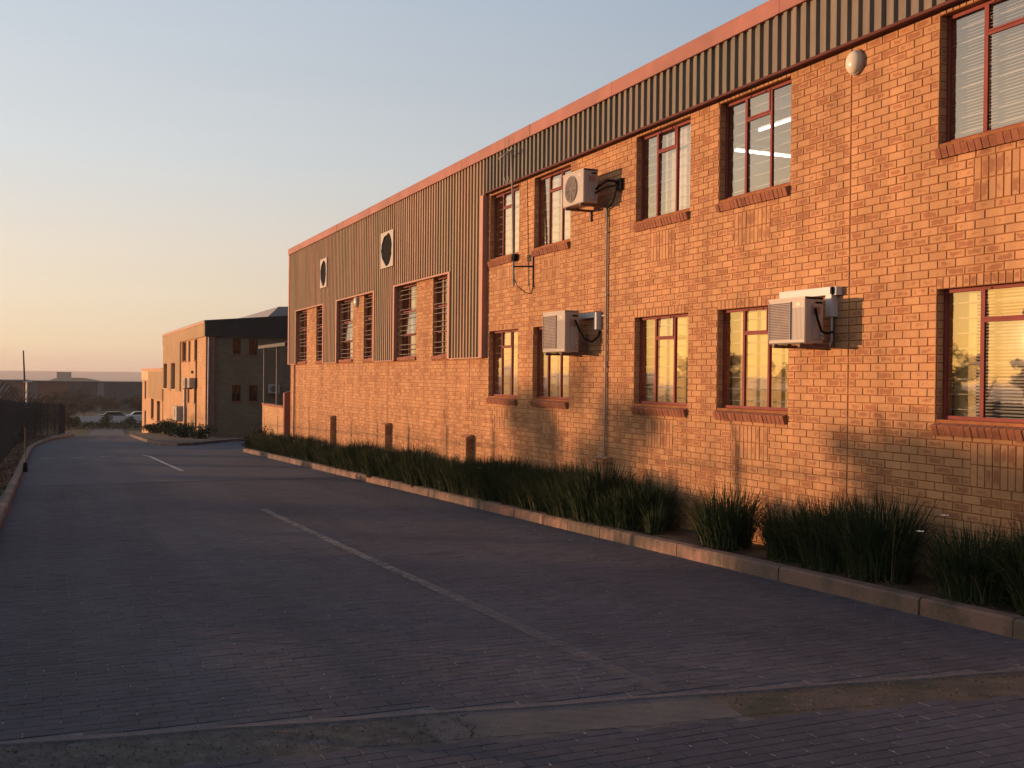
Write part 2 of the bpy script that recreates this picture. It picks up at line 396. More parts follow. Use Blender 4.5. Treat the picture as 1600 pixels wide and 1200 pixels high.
# the driveway: base sheet (joint sand) under the pavers near by, textured paving further off
Y_P0, Y_P1 = 1.2, 27.0
drive = sheet('driveway', [LX, 2, 4, KX+.02], [Y_P0, 5, 10, 20, Y_P1], lambda x, y: T(y)-.006, M_joint, kind='structure')
mb = MB()
rows = [Y_P1, 32, 38, 43.2, 46, 50, 54, 58, 62, 66, 70, 75, 82, 90, 99, 108, 119, 130, 136]
P = []
for y in rows:
    xr = KX+.02 if y <= 43.2 else (30 if y < 50 else 5.2 if y > 56 else 30-(y-50)*4.1)
    if y > 62: xr = 4.75+max(0, y-70)*.05
    for t in (0, .33, .66, 1): P.append((lxs(y)*(1-t)+xr*t, y, T(y)))
mb.add(P, [(j*4+i, j*4+i+1, (j+1)*4+i+1, (j+1)*4+i) for j in range(len(rows)-1) for i in range(3)])
mb.build('paved_road', M_pavfar, kind='structure')
mb = MB(); mb.add([(x, y, T(y)-.002) for y in (-20, Y_P0) for x in (LX, KX+.02)], [(0, 1, 3, 2)])
mb.build('paved_road', M_pavfar, kind='structure')

# concrete drain band crossing the paving close to the camera
def band_hi(x): return 6.48-.166*x
def band_lo(x): return 5.88-.150*x
def in_band(x0, x1, y0, y1):
    xc = (x0+x1)/2; return y1 > band_lo(xc)-.02 and y0 < band_hi(xc)+.01
PW, PH, JT = .21, .105, .006
pav = MB(); cand = []
def proj(x, y, z):
    d = Vector((x, y, z-CAM_H)); w = d.dot(fw)
    if w < .3: return None
    return 800+F_PX*d.dot(rr)/w, 600-F_PX*d.dot(uu)/w, w
j = 0; y = Y_P0
while y < Y_P1-PH:
    x = LX+.004-(PW/2 if j % 2 else 0)
    while x < KX-.02:
        a, b = max(x, LX+.004), min(x+PW, KX-.004)
        if b-a > .03 and not in_band(a, b, y, y+PH):
            cand.append((a, b, y))
        x += PW
    y += PH; j += 1
def size_px(c):
    q = proj((c[0]+c[1])/2, c[2], T(c[2]))
    if not q or not (-20 < q[0] < 1620 and 300 < q[1] < 1225): return 0
    return 1/q[2] if c[1]-c[0] > PW*.95 else .3/q[2]
order = sorted(range(len(cand)), key=lambda i: -size_px(cand[i])); single = set(i for i in order[:300])
pmesh = []
for k in range(10):
    q = MB(); q.obox((-PW/2+JT/2, -PH/2+JT/2, 0), (1, 0, 0), (0, 1, 0), (0, 0, 1), PW-JT, PH-JT, .012, .0025, rn()); pmesh.append(q.mesh('paver', M_paver))
for i, (a, b, y) in enumerate(cand):
    zc = T(y+PH/2)+random.gauss(0, .0006); tx, ty = random.gauss(0, .0045), -.028+random.gauss(0, .005)
    if i in single:
        o = bpy.data.objects.new('paver', random.choice(pmesh)); col.objects.link(o); o.parent = drive
        o.location = ((a+b)/2, y+PH/2, zc); o.rotation_euler = (ty, tx, 0)
    else:
        U = Vector((1, 0, tx)); V = Vector((0, 1, ty)); N = Vector((0, 0, 1)); w = b-a-JT
        pav.obox(Vector((a+JT/2, y+JT/2, zc))-V*0, U, V, N, w, PH-JT, .012, .0025, rn())
pav.build('paver', M_paver, drive, kind='stuff')
# pale sand and lime specks caught in the joints
q = MB()
for (a, b, y) in cand:
    if y > 13 or random.random() > .3: continue
    for _ in range(random.choice((1, 1, 2))):
        x_ = a+random.gauss(0, .004); y_ = y+random.uniform(0, PH); s1_, s2_ = random.uniform(.003, .006), random.uniform(.004, .016); z_ = T(y_)+.0035
        q.add([(x_-s1_, y_-s2_, z_), (x_+s1_, y_-s2_*.7, z_), (x_+s1_*.8, y_+s2_, z_), (x_-s1_, y_+s2_*.8, z_)], [(0, 1, 2, 3)])
q.build('joint_specks', plain('joint_lime', (.27, .25, .25), .95, .3, 30), drive, kind='stuff')

# drain band surface
band = empty('drain_channel_strip'); tag(band, kind='structure')
def bz(x, y, amp): 
    return T(y)+amp*(math.sin(x*9.1+y*3)*math.sin(y*13.7-x*2.2)+.6*math.sin(x*23+1)*math.sin(y*31))
def band_part(name, xa, xb, mat, amp, off, wig=0):
    q = MB(); n = max(2, int((xb-xa)/.05)); m_ = 12; vs_ = []
    for i in range(n+1):
        x = xa+(xb-xa)*i/n
        lo, hi = band_lo(x)-.13, band_hi(x)-.07
        for k in range(m_+1):
            y = lo+(hi-lo)*k/m_; vs_.append((x, y, bz(x, y, amp)+off))
    q.add(vs_, [(i*(m_+1)+k, (i+1)*(m_+1)+k, (i+1)*(m_+1)+k+1, i*(m_+1)+k+1) for i in range(n) for k in range(m_)])
    return q.build(name, mat, band, smooth=True)
band_part('broken_tar', LX, 2.02, M_tar, .003, -.003, 1)
band_part('concrete_slab', 2.02, 3.86, M_conc, .0008, -.003, .3)
band_part('mossy_slab', 3.86, KX, M_moss, .0025, -.0025, .6)
q = MB(); n = 60; vs_ = []
for i in range(n+1):
    x = LX+(KX-LX)*i/n; w = .07+.01*math.sin(x*5)
    for (yy, zz) in ((band_hi(x)-w-.01, -.006), (band_hi(x)-w, .007), (band_hi(x)-.008, .007), (band_hi(x), -.006)): vs_.append((x, yy, T(yy)+zz))
q.add(vs_, [(i*4+k, (i+1)*4+k, (i+1)*4+k+1, i*4+k+1) for i in range(n) for k in range(3)])
q.build('edge_strip', M_strip, band, smooth=False)
# cracks
def crack(pts, w):
    q = MB(); L = []
    for i in range(len(pts)-1):
        (x0, y0), (x1, y1) = pts[i], pts[i+1]; m_ = max(2, int(math.hypot(x1-x0, y1-y0)/.025))
        for k in range(m_):
            t = k/m_; L.append((x0+(x1-x0)*t+random.gauss(0, .006), y0+(y1-y0)*t+random.gauss(0, .006)))
    vs_ = []
    for i, (x, y) in enumerate(L):
        dx, dy = (L[min(i+1, len(L)-1)][0]-L[max(i-1, 0)][0], L[min(i+1, len(L)-1)][1]-L[max(i-1, 0)][1]); d = math.hypot(dx, dy) or 1
        ww = w*random.uniform(.4, 1.2); nx, ny = -dy/d*ww, dx/d*ww
        vs_ += [(x+nx, y+ny, T(y)+.004), (x-nx, y-ny, T(y)+.004)]
    q.add(vs_, [(2*i, 2*i+1, 2*i+3, 2*i+2) for i in range(len(L)-1)])
    q.build('crack', M_dark, band)
crack([(1.55, 5.62), (2.3, 5.50), (3.2, 5.33), (4.1, 5.24), (4.8, 5.12)], .0035)
crack([(2.18, 5.53), (2.28, 5.74), (2.22, 5.90), (2.36, 6.0)], .0035)
# grit on the rough parts of the band
q = MB()
for _ in range(2600):
    x = random.uniform(LX, 2.3) if random.random() < .62 else random.uniform(3.9, 7.0)
    y = random.uniform(band_lo(x)-.03, band_hi(x)-.08); s = random.uniform(.003, .010)
    c = Vector((x, y, T(y)+s*.4)); pts = [c+Vector((random.gauss(0, 1), random.gauss(0, 1), random.gauss(0, .6))).normalized()*s for _ in range(4)]
    q.add(pts, [(0, 1, 2), (0, 3, 1), (1, 3, 2), (0, 2, 3)], rn())
M_grit = plain('grit', (.085, .08, .08), .95, .4, 80)
q.build('loose_grit', M_grit, kind='stuff', label='loose grit and chippings lying on the drain channel strip', cat='grit')
# fine leaf litter on the paving beside the kerb
q = MB()
for _ in range(520):
    x = KX-abs(random.gauss(0, .35))-.02 if random.random() < .6 else random.uniform(0, 7); y = random.uniform(3, 26)
    a = random.uniform(0, 6.3); l_, w_ = random.uniform(.012, .035), random.uniform(.004, .009); z = T(y)+.006
    d = Vector((math.cos(a), math.sin(a), random.uniform(-.1, .2)))*l_; n_ = Vector((-math.sin(a), math.cos(a), 0))*w_; c = Vector((x, y, z+.003))
    q.add([c-d, c+n_, c+d, c-n_], [(0, 1, 2, 3)], rn())
q.build('leaf_litter', M_brown, kind='stuff', label='dry leaf litter scattered over the paving along the kerb', cat='leaf litter')

# painted lines
def line(pts, w, mat, lift=.004, dash=None, label=None):
    q = MB(); vs_ = []; L = []
    for i in range(len(pts)-1):
        (x0, y0), (x1, y1) = pts[i], pts[i+1]; m_ = max(1, int(math.hypot(x1-x0, y1-y0)/.5))
        L += [(x0+(x1-x0)*k/m_, y0+(y1-y0)*k/m_) for k in range(m_)]
    L.append(pts[-1])
    for i, (x, y) in enumerate(L):
        dx, dy = (L[min(i+1, len(L)-1)][0]-L[max(i-1, 0)][0], L[min(i+1, len(L)-1)][1]-L[max(i-1, 0)][1]); d = math.hypot(dx, dy)
        nx, ny = -dy/d*w/2, dx/d*w/2; vs_ += [(x+nx, y+ny, T(y+ny)+lift+.003), (x-nx, y-ny, T(y-ny)+lift+.003)]
    fs = [(2*i, 2*i+1, 2*i+3, 2*i+2) for i in range(len(L)-1) if not dash or (i % dash[1]) < dash[0]]
    q.add(vs_, fs); return q.build('road_marking', mat, kind='structure')
line([(3.68, 5.95), (3.66, 6.4), (3.63, 9), (3.56, 13), (3.51, 19.2)], .13, M_paint)
line([(3.47, 31.3), (3.40, 36), (3.36, 40.5), (3.2, 42.0)], .11, M_paint2)
line([(-.3, 40.2), (3.2, 42.0)], .14, M_paint2, dash=(1, 2))

# ------------------------------------------------------------------ kerbs
def kerb_stone(parent, p0, p1, inner, h=.15, w=.15, cham=.02):
    """p0,p1: foot of the road face; inner = unit vector from the face into the bed"""
    q = MB(); gap = .006; d = (Vector(p1)-Vector(p0)); L_ = d.length; d.normalize()
    a = Vector(p0)+d*gap; b = Vector(p1)-d*gap; I = Vector(inner); Z = Vector((0, 0, 1))
    jit = random.gauss(0, .004)
    prof = [(0+jit, -.08), (.008+jit, h-cham), (cham+.008+jit, h), (w, h+.004), (w, -.08)]
    vs_ = [a+I*u+Z*z for u, z in prof]+[b+I*u+Z*z for u, z in prof]; n_ = 5
    q.add(vs_, [(4, 3, 2, 1, 0), (5, 6, 7, 8, 9)]+[(k, (k+1) % n_, n_+(k+1) % n_, n_+k) for k in range(n_)], rn())
    return recalc(q.build('kerb_stone', M_kerb, parent))
kr = empty('kerb_right', (0, 0, 0)); tag(kr, kind='structure'); kr.name = 'kerb'
y = 43.2
ends = []
while y > 2.5:
    kerb_stone(kr, (KX, y, T(y)), (KX, y-1, T(y-1)), (1, 0, 0)); y -= 1
kerb_stone(kr, (KX+1.0, 43.75, T(43.75)), (KX, 43.2, T(43.2)), (.45, -.89, 0))
kl = empty('kerb', (0, 0, 0)); tag(kl, kind='structure')
y = 4.0
while y < 76:
    kerb_stone(kl, (lxs(y), y, T(y)), (lxs(y+1), y+1, T(y+1)), (-1, 0, 0), h=.13, w=.15); y += 1
# kerbed island in front of the middle building
kb = empty('kerb', (0, 0, 0)); tag(kb, kind='structure')
isl = [(9.6, 57.6), (7.2, 53.4), (6.2, 51.6), (5.4, 50.8), (4.75, 51.8), (4.5, 54.5), (4.5, 60), (4.55, 66), (4.75, 73), (5.2, 80), (5.9, 90)]
for (xa, ya), (xb, yb) in zip(isl[:-1], isl[1:]):
    n = max(1, round(math.hypot(xb-xa, yb-ya)/2))
    for k in range(n):
        t0, t1 = k/n, (k+1)/n; A = (xa+(xb-xa)*t0, ya+(yb-ya)*t0); B = (xa+(xb-xa)*t1, ya+(yb-ya)*t1)
        d = Vector((B[0]-A[0], B[1]-A[1], 0)).normalized()
        kerb_stone(kb, (A[0], A[1], T(A[1])), (B[0], B[1], T(B[1])), (d.y, -d.x, 0) if d.y > 0 else (-d.y*-1, -d.x, 0) if False else (d.y, -d.x, 0), h=.12)
q = MB(); P = [(x+.05, y, T(y)+.10) for x, y in isl]+[(8.4, y, T(y)+.10) for x, y in reversed(isl) if y > 57]
ctr = [(8.4, y, T(y)+.10) for x, y in isl]
for i in range(len(isl)-1):
    a, b = isl[i], isl[i+1]; ya, yb = max(a[1], 50.9), max(b[1], 50.9)
    q.add([(a[0]+.08, a[1], T(a[1])+.11), (b[0]+.08, b[1], T(b[1])+.11), (max(8.4, b[0]), max(b[1], 57.0) if i > 1 else 58, T(max(b[1], 57))+.11), (max(8.4, a[0]), max(a[1], 57.0) if i > 1 else 58, T(max(a[1], 57))+.11)], [(0, 1, 2, 3)])
recalc(q.build('island_soil', M_soil, kind='structure'))
# soil of the long bed
sheet('bed_soil', [KX+.12, KX+.35, KX+.7, XW+.05], [2.5+.5*k for k in range(83)], lambda x, y: T(y)+.115+.03*math.sin(x*7+y*3.1)*math.sin(y*1.7), M_soil, kind='structure')

# ------------------------------------------------------------------ the long brick building
CO = .0859; ZJ = 2.923; MODL = .2335; JNT = .010
bld = empty('brick_building', (XW, 39.37, T(39)))
tag(bld, 'long two storey orange brick building with ribbed metal cladding and a salmon fascia', 'building')
OFF = Vector((XW, 39.37, T(39)))
def PB(mb, name, mat, parent=bld, **kw):
    """build in world coordinates under the building"""
    o = mb.build(name, mat, None, **kw); o.parent = parent
    org = Vector((0, 0, 0)); p = parent
    while p: org += p.location; p = p.parent
    o.location = -org; return o
S_END, S_START = 39.37, 1.5
ops = []   # openings: s_hi, s_lo, z0, z1, panel(s_hi,s_lo) or None, style
for (zb, zt, up) in ((1.495, 2.803, 0), (4.262, 5.552, 1)):
    for (a, b) in ((20.005, 18.55), (17.86, 16.37), (14.14, 12.65), (11.945, 10.455), (8.115, 6.0)):
        c = (a+b)/2; hw = .375 if b > 7 else .62
        ops.append((a, b, zb, zt, (c+hw, c-hw) if b > 7 else (7.66, 6.42), 'main', up))
for (a, b) in ((38.02, 36.74), (35.3, 34.09), (32.10, 30.62), (29.42, 28.25), (26.12, 24.70), (23.47, 22.30)):
    ops.append((a, b, 2.36, 4.16, None, 'bay', 0))
bays = [(38.10, 34.0), (32.18, 28.17), (26.20, 22.22)]

# core slab with openings
def core():
    ss = sorted(set([S_START, S_END]+[o[0] for o in ops]+[o[1] for o in ops]))
    zs = sorted(set([-3.2, 6.45]+[o[2] for o in ops]+[o[3] for o in ops]))
    q = MB(); xf, xb = XW+.009, XW+.22
    def solid(sm, zm): return not any(o[1] < sm < o[0] and o[2] < zm < o[3] for o in ops)
    for i in range(len(ss)-1):
        for k in range(len(zs)-1):
            if not solid((ss[i]+ss[i+1])/2, (zs[k]+zs[k+1])/2): continue
            a, b, z0, z1 = ss[i], ss[i+1], zs[k], zs[k+1]
            q.add([(xf, b, z0), (xf, a, z0), (xf, a, z1), (xf, b, z1)], [(0, 1, 2, 3)], mi=0)
            q.add([(xb, b, z0), (xb, a, z0), (xb, a, z1), (xb, b, z1)], [(3, 2, 1, 0)], mi=1)
    for (a, b, z0, z1, *_) in ops:
        q.add([(xf, a, z0), (xb, a, z0), (xb, a, z1), (xf, a, z1)], [(3, 2, 1, 0)], mi=0)
        q.add([(xf, b, z0), (xb, b, z0), (xb, b, z1), (xf, b, z1)], [(0, 1, 2, 3)], mi=0)
        q.add([(xf, a, z0), (xf, b, z0), (xb, b, z0), (xb, a, z0)], [(0, 1, 2, 3)], mi=0)
        q.add([(xf, a, z1), (xf, b, z1), (xb, b, z1), (xb, a, z1)], [(3, 2, 1, 0)], mi=0)
    return PB(q, 'wall', [M_mortar, M_core])
core()
# brick courses
rects = []   # no-go areas for ordinary bricks (s_hi, s_lo, z0, z1)
for (a, b, z0, z1, pn, st, up) in ops:
    if st == 'main':
        rects.append((a, b, z0-.118, z1+.120-.0))
        pz1 = ZJ-19*CO+up*32*CO; rects.append((pn[0], pn[1], pz1-5*CO, pz1))
    else: rects.append((a, b, z0-.085, z1+.02))
CJ = [9.39, 21.08, 27.0, 32.97, 15.02]
def visible_brick_zone(sm, zm):
    if sm < 20.2: return zm < 5.66
    if zm < 2.36: return True
    return zm < 4.22 and any(b < sm < a for a, b in bays)
bricks = []
k0 = int(math.floor((-1.45-ZJ)/CO))
for k in range(k0, 33):
    z0 = ZJ+k*CO; z1 = z0+CO; zm = (z0+z1)/2
    if k in (-19-0,): pass
    off = (MODL/2 if k % 2 else 0)+9.39
    n0 = int((S_START-off)//MODL)
    for n in range(n0, int((S_END-off)//MODL)+2):
        a, b = off+n*MODL, off+(n+1)*MODL
        segs = [(a, b)]
        cuts = []
        for (ra, rb, rz0, rz1) in rects:
            if rz0 < zm < rz1: cuts.append((rb, ra))
        for cj in CJ:
            if cj in (9.39, 21.08) : cuts.append((cj-.005, cj+.005))
            elif zm < 2.3 and cj > 20: cuts.append((cj-.004, cj+.004))
        cuts.append((-99, S_START)); cuts.append((S_END-.002, 99))
        for (ca, cb) in cuts:
            ns = []
            for (p, q_) in segs:
                if q_ <= ca or p >= cb: ns.append((p, q_)); continue
                if p < ca: ns.append((p, ca+JNT/2 if ca > 0 and cb-ca > .05 else ca))
                if q_ > cb: ns.append((cb-JNT/2 if cb-ca > .05 else cb, q_))
            segs = ns
        for (p, q_) in segs:
            if q_-p < .03: continue
            if not visible_brick_zone((p+q_)/2, zm): continue
            if zm < T((p+q_)/2)-.1: continue
            bricks.append((p, q_, z0, z1, 'n'))
# top half-course strip below windows' lintel etc.
UB, VB, NB = (0, -1, 0), (0, 0, 1), (-1, 0, 0)
def bsize(b):
    q_ = proj(XW, (b[0]+b[1])/2, (b[2]+b[3])/2)
    if not q_ or not (2 < q_[0] < 1598 and 2 < q_[1] < 1198): return 0
    return (b[1]-b[0])*(b[3]-b[2])/q_[2]**3
bl_ord = sorted(range(len(bricks)), key=lambda i: -bsize(bricks[i])); bsing = set(bl_ord[:300])
bst = MB(); bm_var = []
for k in range(16):
    q = MB(); q.obox((0, MODL/2-JNT/2, -CO/2+JNT/2), UB, VB, NB, MODL-JNT, CO-JNT, .016, .003, rn()); bm_var.append(q.mesh('brick', M_brick))
for i, (p, q_, z0, z1, _) in enumerate(bricks):
    dx = random.gauss(0, .0013); w = q_-p-JNT
    if i in bsing and abs(q_-p-MODL) < 1e-4:
        o = bpy.data.objects.new('brick', random.choice(bm_var)); col.objects.link(o); o.parent = bld
        o.location = Vector((XW+dx, (p+q_)/2, (z0+z1)/2))-OFF; o.rotation_euler = (random.gauss(0, .004), random.gauss(0, .01), random.gauss(0, .008))
    else:
        tgt = MB() if i in bsing else bst
        tl = random.gauss(0, .008)
        tgt.obox((XW+dx, q_-JNT/2, z0+JNT/2), UB, (random.gauss(0, .01), 0, 1), (-1, tl, 0), w, CO-JNT, .016, .003, rn())
        if i in bsing: PB(tgt, 'brick', M_brick)
PB(bst, 'brick', M_brick, kind='stuff')

def soldier(mbq, s_hi, z0, w, h, mat_front=XW, dd=.016):
    mbq.obox((mat_front+random.gauss(0, .0012), s_hi-.004, z0+JNT/2), UB, VB, NB, w-.010, h-JNT, dd, .003, rn())

# windows
def build_window(a, b, z0, z1, pn, st, up):
    win = empty('window', (XW-OFF.x, a-OFF.y, z0-OFF.z), bld)
    w = a-b; XF = XW+.098
    if st == 'main':
        near = b < 12
        # lintel soldiers
        n = round(w/CO); ww = w/n; sold = MB()
        for k in range(n): 
            t_ = MB() if near else sold; soldier(t_, a-k*ww, z1, ww, .120)
            if near: PB(t_, 'lintel_brick', M_brick, win)
        if not near: PB(sold, 'lintel_brick', M_brick, win)
        # panel of two rows of standing bricks under the sill
        pa, pb = pn; n = round((pa-pb)/CO); ww = (pa-pb)/n; pz1 = ZJ-19*CO+up*32*CO; h = 5*CO/2; sold = MB()
        for r_ in (1, 2):
            for k in range(n):
                t_ = MB() if near else sold; soldier(t_, pa-k*ww, pz1-r_*h, ww, h)
                if near: PB(t_, 'panel_brick', M_brick, win)
        if not near: PB(sold, 'panel_brick', M_brick, win)
        # sloping sill of bricks on edge
        n = round(w/.0845); ww = w/n; V = Vector((-.86, 0, -.30)).normalized(); Nn = Vector((-V.z*-1, 0, 0))
        sm = MB(); A2 = Vector((XF+.01, 0, z0+.0)); wd = Vector((V.z, 0, -V.x)); # outward normal of sill top
        wd = Vector((-.30, 0, .86)).normalized()
        for k in range(n):
            t_ = MB() if near else sm; o_ = Vector((XF+.012, a-k*ww-.004-.0, z0+.004+random.gauss(0, .001)))
            # front face of block = outer end (looks along V); top = wd
            Lb = .185+random.gauss(0, .002); endp = o_+V*Lb
            t_.obox(endp-wd*.108, UB, wd, V, ww-.009, .108, Lb, .004, rn())
            if near: PB(t_, 'sill_brick', M_sillb, win)
        if not near: PB(sm, 'sill_brick', M_sillb, win)
        sm = MB(); o_ = Vector((XF+.012, a, z0)); endp = o_+V*.178
        sm.obox(endp-wd*.102, UB, wd, V, w, .102, .178, .001); PB(sm, 'sill_bedding', M_mortar, win)
        # jamb bricks
        jm = MB(); z = z0-.05
        zz = [ZJ+k*CO for k in range(-40, 40)]
        for zl in zz:
            lo, hi = max(zl, z0-.0), min(zl+CO, z1)
            if hi-lo < .02: continue
            jm.obox((XW+.018, a-.006, lo+JNT/2), (1, 0, 0), VB, (0, -1, 0), .078, hi-lo-JNT, .007, .002, rn())
            jm.obox((XW+.096, b+.006, lo+JNT/2), (-1, 0, 0), VB, (0, 1, 0), .078, hi-lo-JNT, .007, .002, rn())
        PB(jm, 'jamb_brick', M_brick, win, kind='stuff')
        a_, b_ = a-.008, b+.008; zb, zt = z0+.004, z1-.004
        fr = MB(); t = .034; d = .036
        fr.box((XF, a_, zb), (XF+d, b_, zb+t)); fr.box((XF, a_, zt-t), (XF+d, b_, zt))
        fr.box((XF+.001, a_, zb+t), (XF+d-.001, a_-t, zt-t)); fr.box((XF+.001, b_+t, zb+t), (XF+d-.001, b_, zt-t))
        PB(fr, 'frame', M_trim, win)
        m1 = a-(.463 if b > 7 else .49); m2 = b+(.50 if b > 7 else .5); tz = z0+.975
        for mm in (m1, m2):
            q = MB(); q.box((XF-.004, mm+.018, zb+t), (XF+d, mm-.018, zt-t)); PB(q, 'mullion', M_trim, win)
        q = MB(); q.box((XF-.003, m1-.018, tz-.015), (XF+d-.002, m2+.018, tz+.015)); PB(q, 'transom', M_trim, win)
        q = MB(); s1_, s2_ = m1-.020, m2+.020
        for (p, r_) in (((XF-.012, s1_, tz+.016), (XF+.004, s1_-.02, zt-.012)), ((XF-.012, s2_+.02, tz+.016), (XF+.004, s2_, zt-.012)),
                        ((XF-.011, s1_-.02, tz+.016), (XF+.003, s2_+.02, tz+.034)), ((XF-.011, s1_-.02, zt-.032), (XF+.003, s2_+.02, zt-.012))): q.box(p, r_)
        for hs in (s1_-.09, s2_+.09): q.box((XF-.022, hs+.012, zt-.03), (XF-.0115, hs-.012, zt-.012))
        PB(q, 'vent_sash', M_trim, win)
        q = MB(); q.box((XF-.012, s1_+.002, zb+t), (XF-.0045, s1_-.016, tz-.016)); PB(q, 'casement_stile', M_trim, win)
        g = M_glass
        for (p, q_, za, zc) in ((a_-t, m1+.018, zb+t, zt-t), (m1-.018, m2+.018, zb+t, tz-.015), (m1-.018, m2+.018, tz+.015, zt-t), (m2-.018, b_+t, zb+t, zt-t)):
            gq = MB(); tl = random.gauss(0, .005); tv = random.gauss(0, .005)
            gq.add([(XF+.016, p, za), (XF+.016+tl, q_, za), (XF+.016+tl+tv, q_, zc), (XF+.016+tv, p, zc)], [(0, 1, 2, 3)]); PB(gq, 'pane', g, win)
        # burglar bars inside
        for k in range(8):
            zq = zb+.10+k*(zt-zb-.16)/7.5; q = MB(); q.bar((XF+.075, a_, zq), (XF+.075, b_, zq), .006, 5); PB(q, 'burglar_bar', M_barp, win)
        # blinds
        blinds = {(0, 8): (m1+.2, b_, z0, z1), (1, 12): (m1, b_, z0, z1)}
        if st == 'main':
            key = (up, int(b))
            if key == (0, 6) or key == (1, 6):
                st_ = m1+.19 if up == 0 else a_-.02; n = int((zt-zb)/.032); q = MB()
                for k in range(n):
                    zc = zb+.02+k*.032; q.add([(XF+.10, st_, zc), (XF+.10, b_, zc), (XF+.122, b_, zc+.017), (XF+.122, st_, zc+.017)], [(0, 1, 2, 3)])
                PB(q, 'blind_slats', M_blind, win)
            if key == (1, 12):
                q = MB(); st_ = m1-.0; n = 60; vs_ = []
                for k in range(n+1):
                    s_ = st_+(b_-st_)*k/n; x_ = XF+.14+.012*math.sin(k*.9)
                    vs_ += [(x_, s_, zb), (x_, s_, zt)]
                q.add(vs_, [(2*k, 2*k+2, 2*k+3, 2*k+1) for k in range(n)]); PB(q, 'curtain', M_blind, win, smooth=True)
            if key == (0, 6):  # cream sheet added behind the bare left pane to brighten it
                q = MB(); n = 10; vs_ = []
                for k in range(n+1): s_ = a_+(m1+.20-a_)*k/n; x_ = XF+.15+.006*math.sin(k*1.7); vs_ += [(x_, s_, zb), (x_, s_, zt)]
                q.add(vs_, [(2*k, 2*k+2, 2*k+3, 2*k+1) for k in range(n)]); PB(q, 'curtain', M_cream, win, smooth=True)
            if up == 0 and b > 7:
                q = MB(); n = 26; vs_ = []; dz = {18: .0, 16: .02, 12: 0, 10: .0}[int(b)]
                for k in range(n+1):
                    s_ = a_+(b_-a_)*k/n; x_ = XF+.15+.006*math.sin(k*1.7+b)
                    vs_ += [(x_, s_, zb+dz), (x_, s_, zt)]
                q.add(vs_, [(2*k, 2*k+2, 2*k+3, 2*k+1) for k in range(n)]); PB(q, 'curtain', M_cream, win, smooth=True)
            if key in ((1, 16), (1, 18)):
                q = MB(); st_ = m1+.25; q.add([(XF+.15, st_, zb), (XF+.15, b_, zb), (XF+.15, b_, zt), (XF+.15, st_, zt)], [(0, 1, 2, 3)]); PB(q, 'roller_blind', M_blind, win)
    else:
        XF = XW+.10; t = .03; d = .035; zb, zt = z0, z1
        q = MB(); n = round(w/.23)
        for k in range(n):
            q.obox((XW-.035, a+.02-k*(w+.04)/n, z0-.082), UB, VB, NB, (w+.04)/n-.008, .078, .13, .004, rn())
        PB(q, 'sill_brick', M_sillb, win)
        fr = MB()
        fr.box((XF, a, zb), (XF+d, b, zb+t)); fr.box((XF, a, zt-t), (XF+d, b, zt)); fr.box((XF+.001, a, zb+t), (XF+d, a-t, zt-t)); fr.box((XF+.001, b+t, zb+t), (XF+d, b, zt-t))
        PB(fr, 'frame', M_trim, win)
        mids = [a-.40*w] ; zts = [zb+.55, zb+1.15, zb+1.45]
        for mm in mids: q = MB(); q.box((XF-.004, mm+.018, zb+t), (XF+d, mm-.018, zt-t)); PB(q, 'mullion', M_trim, win)
        q = MB()
        for zt_ in zts[:2]: q.box((XF-.003, a-t, zt_-.014), (XF+d, b+t, zt_+.014))
        PB(q, 'transom', M_trim, win)
        edges = [a-t]+mids+[b+t]
        for i in range(len(edges)-1):
            gq = MB(); tl = random.gauss(0, .006)
            gq.add([(XF+.016, edges[i], zb+t), (XF+.016+tl, edges[i+1], zb+t), (XF+.016+tl, edges[i+1], zt-t), (XF+.016, edges[i], zt-t)], [(0, 1, 2, 3)]); PB(gq, 'pane', M_glass2, win)
        if abs(a-26.12) < .1 or abs(a-32.1) < .1:   # hopper sash standing open
            q = MB(); s_a, s_b = mids[0]-.03, b+.05; zl, zh = zb+.57, zb+1.13
            def pt(s_, z_): return Vector((XF-.02-(zh-z_)*.12, s_, z_))
            for (p, r_) in ((pt(s_a, zl), pt(s_b, zl)), (pt(s_a, zh), pt(s_b, zh)), (pt(s_a, zl), pt(s_a, zh)), (pt(s_b, zl), pt(s_b, zh))): q.bar(p, r_, .014, 4)
            PB(q, 'open_sash', M_trim, win)
            q = MB(); q.add([pt(s_a, zl), pt(s_b, zl), pt(s_b, zh), pt(s_a, zh)], [(0, 1, 2, 3)]); PB(q, 'pane', M_glass2, win)
        for zq in (4.05, 3.93, 3.82, 3.56, 3.45, 3.34, 3.15, 3.03, 2.92, 2.67, 2.55, 2.43):
            q = MB(); q.bar((XW+.03, a-.002, zq), (XW+.03, b+.002, zq), .008, 6); PB(q, 'burglar_bar', M_barx, win)
        q = MB(); n = 40; vs_ = []
        for k in range(n+1):
            s_ = a-.25*w+(b-a+.25*w)*k/n; x_ = XF+.14+.014*math.sin(k*1.1); vs_ += [(x_, s_, zb), (x_, s_, zt)]
        q.add(vs_, [(2*k, 2*k+2, 2*k+3, 2*k+1) for k in range(n)]); PB(q, 'curtain', M_blind, win, smooth=True)
        jm = MB()
        for k in range(-40, 40):
            zl = ZJ+k*CO; lo, hi = max(zl, z0), min(zl+CO, z1)
            if hi-lo < .02: continue
            jm.obox((XW+.018, a-.006, lo+JNT/2), (1, 0, 0), VB, (0, -1, 0), .078, hi-lo-JNT, .007, .002, rn())
        PB(jm, 'jamb_brick', M_brick, win, kind='stuff')
    return win
for o_ in ops: build_window(*o_)

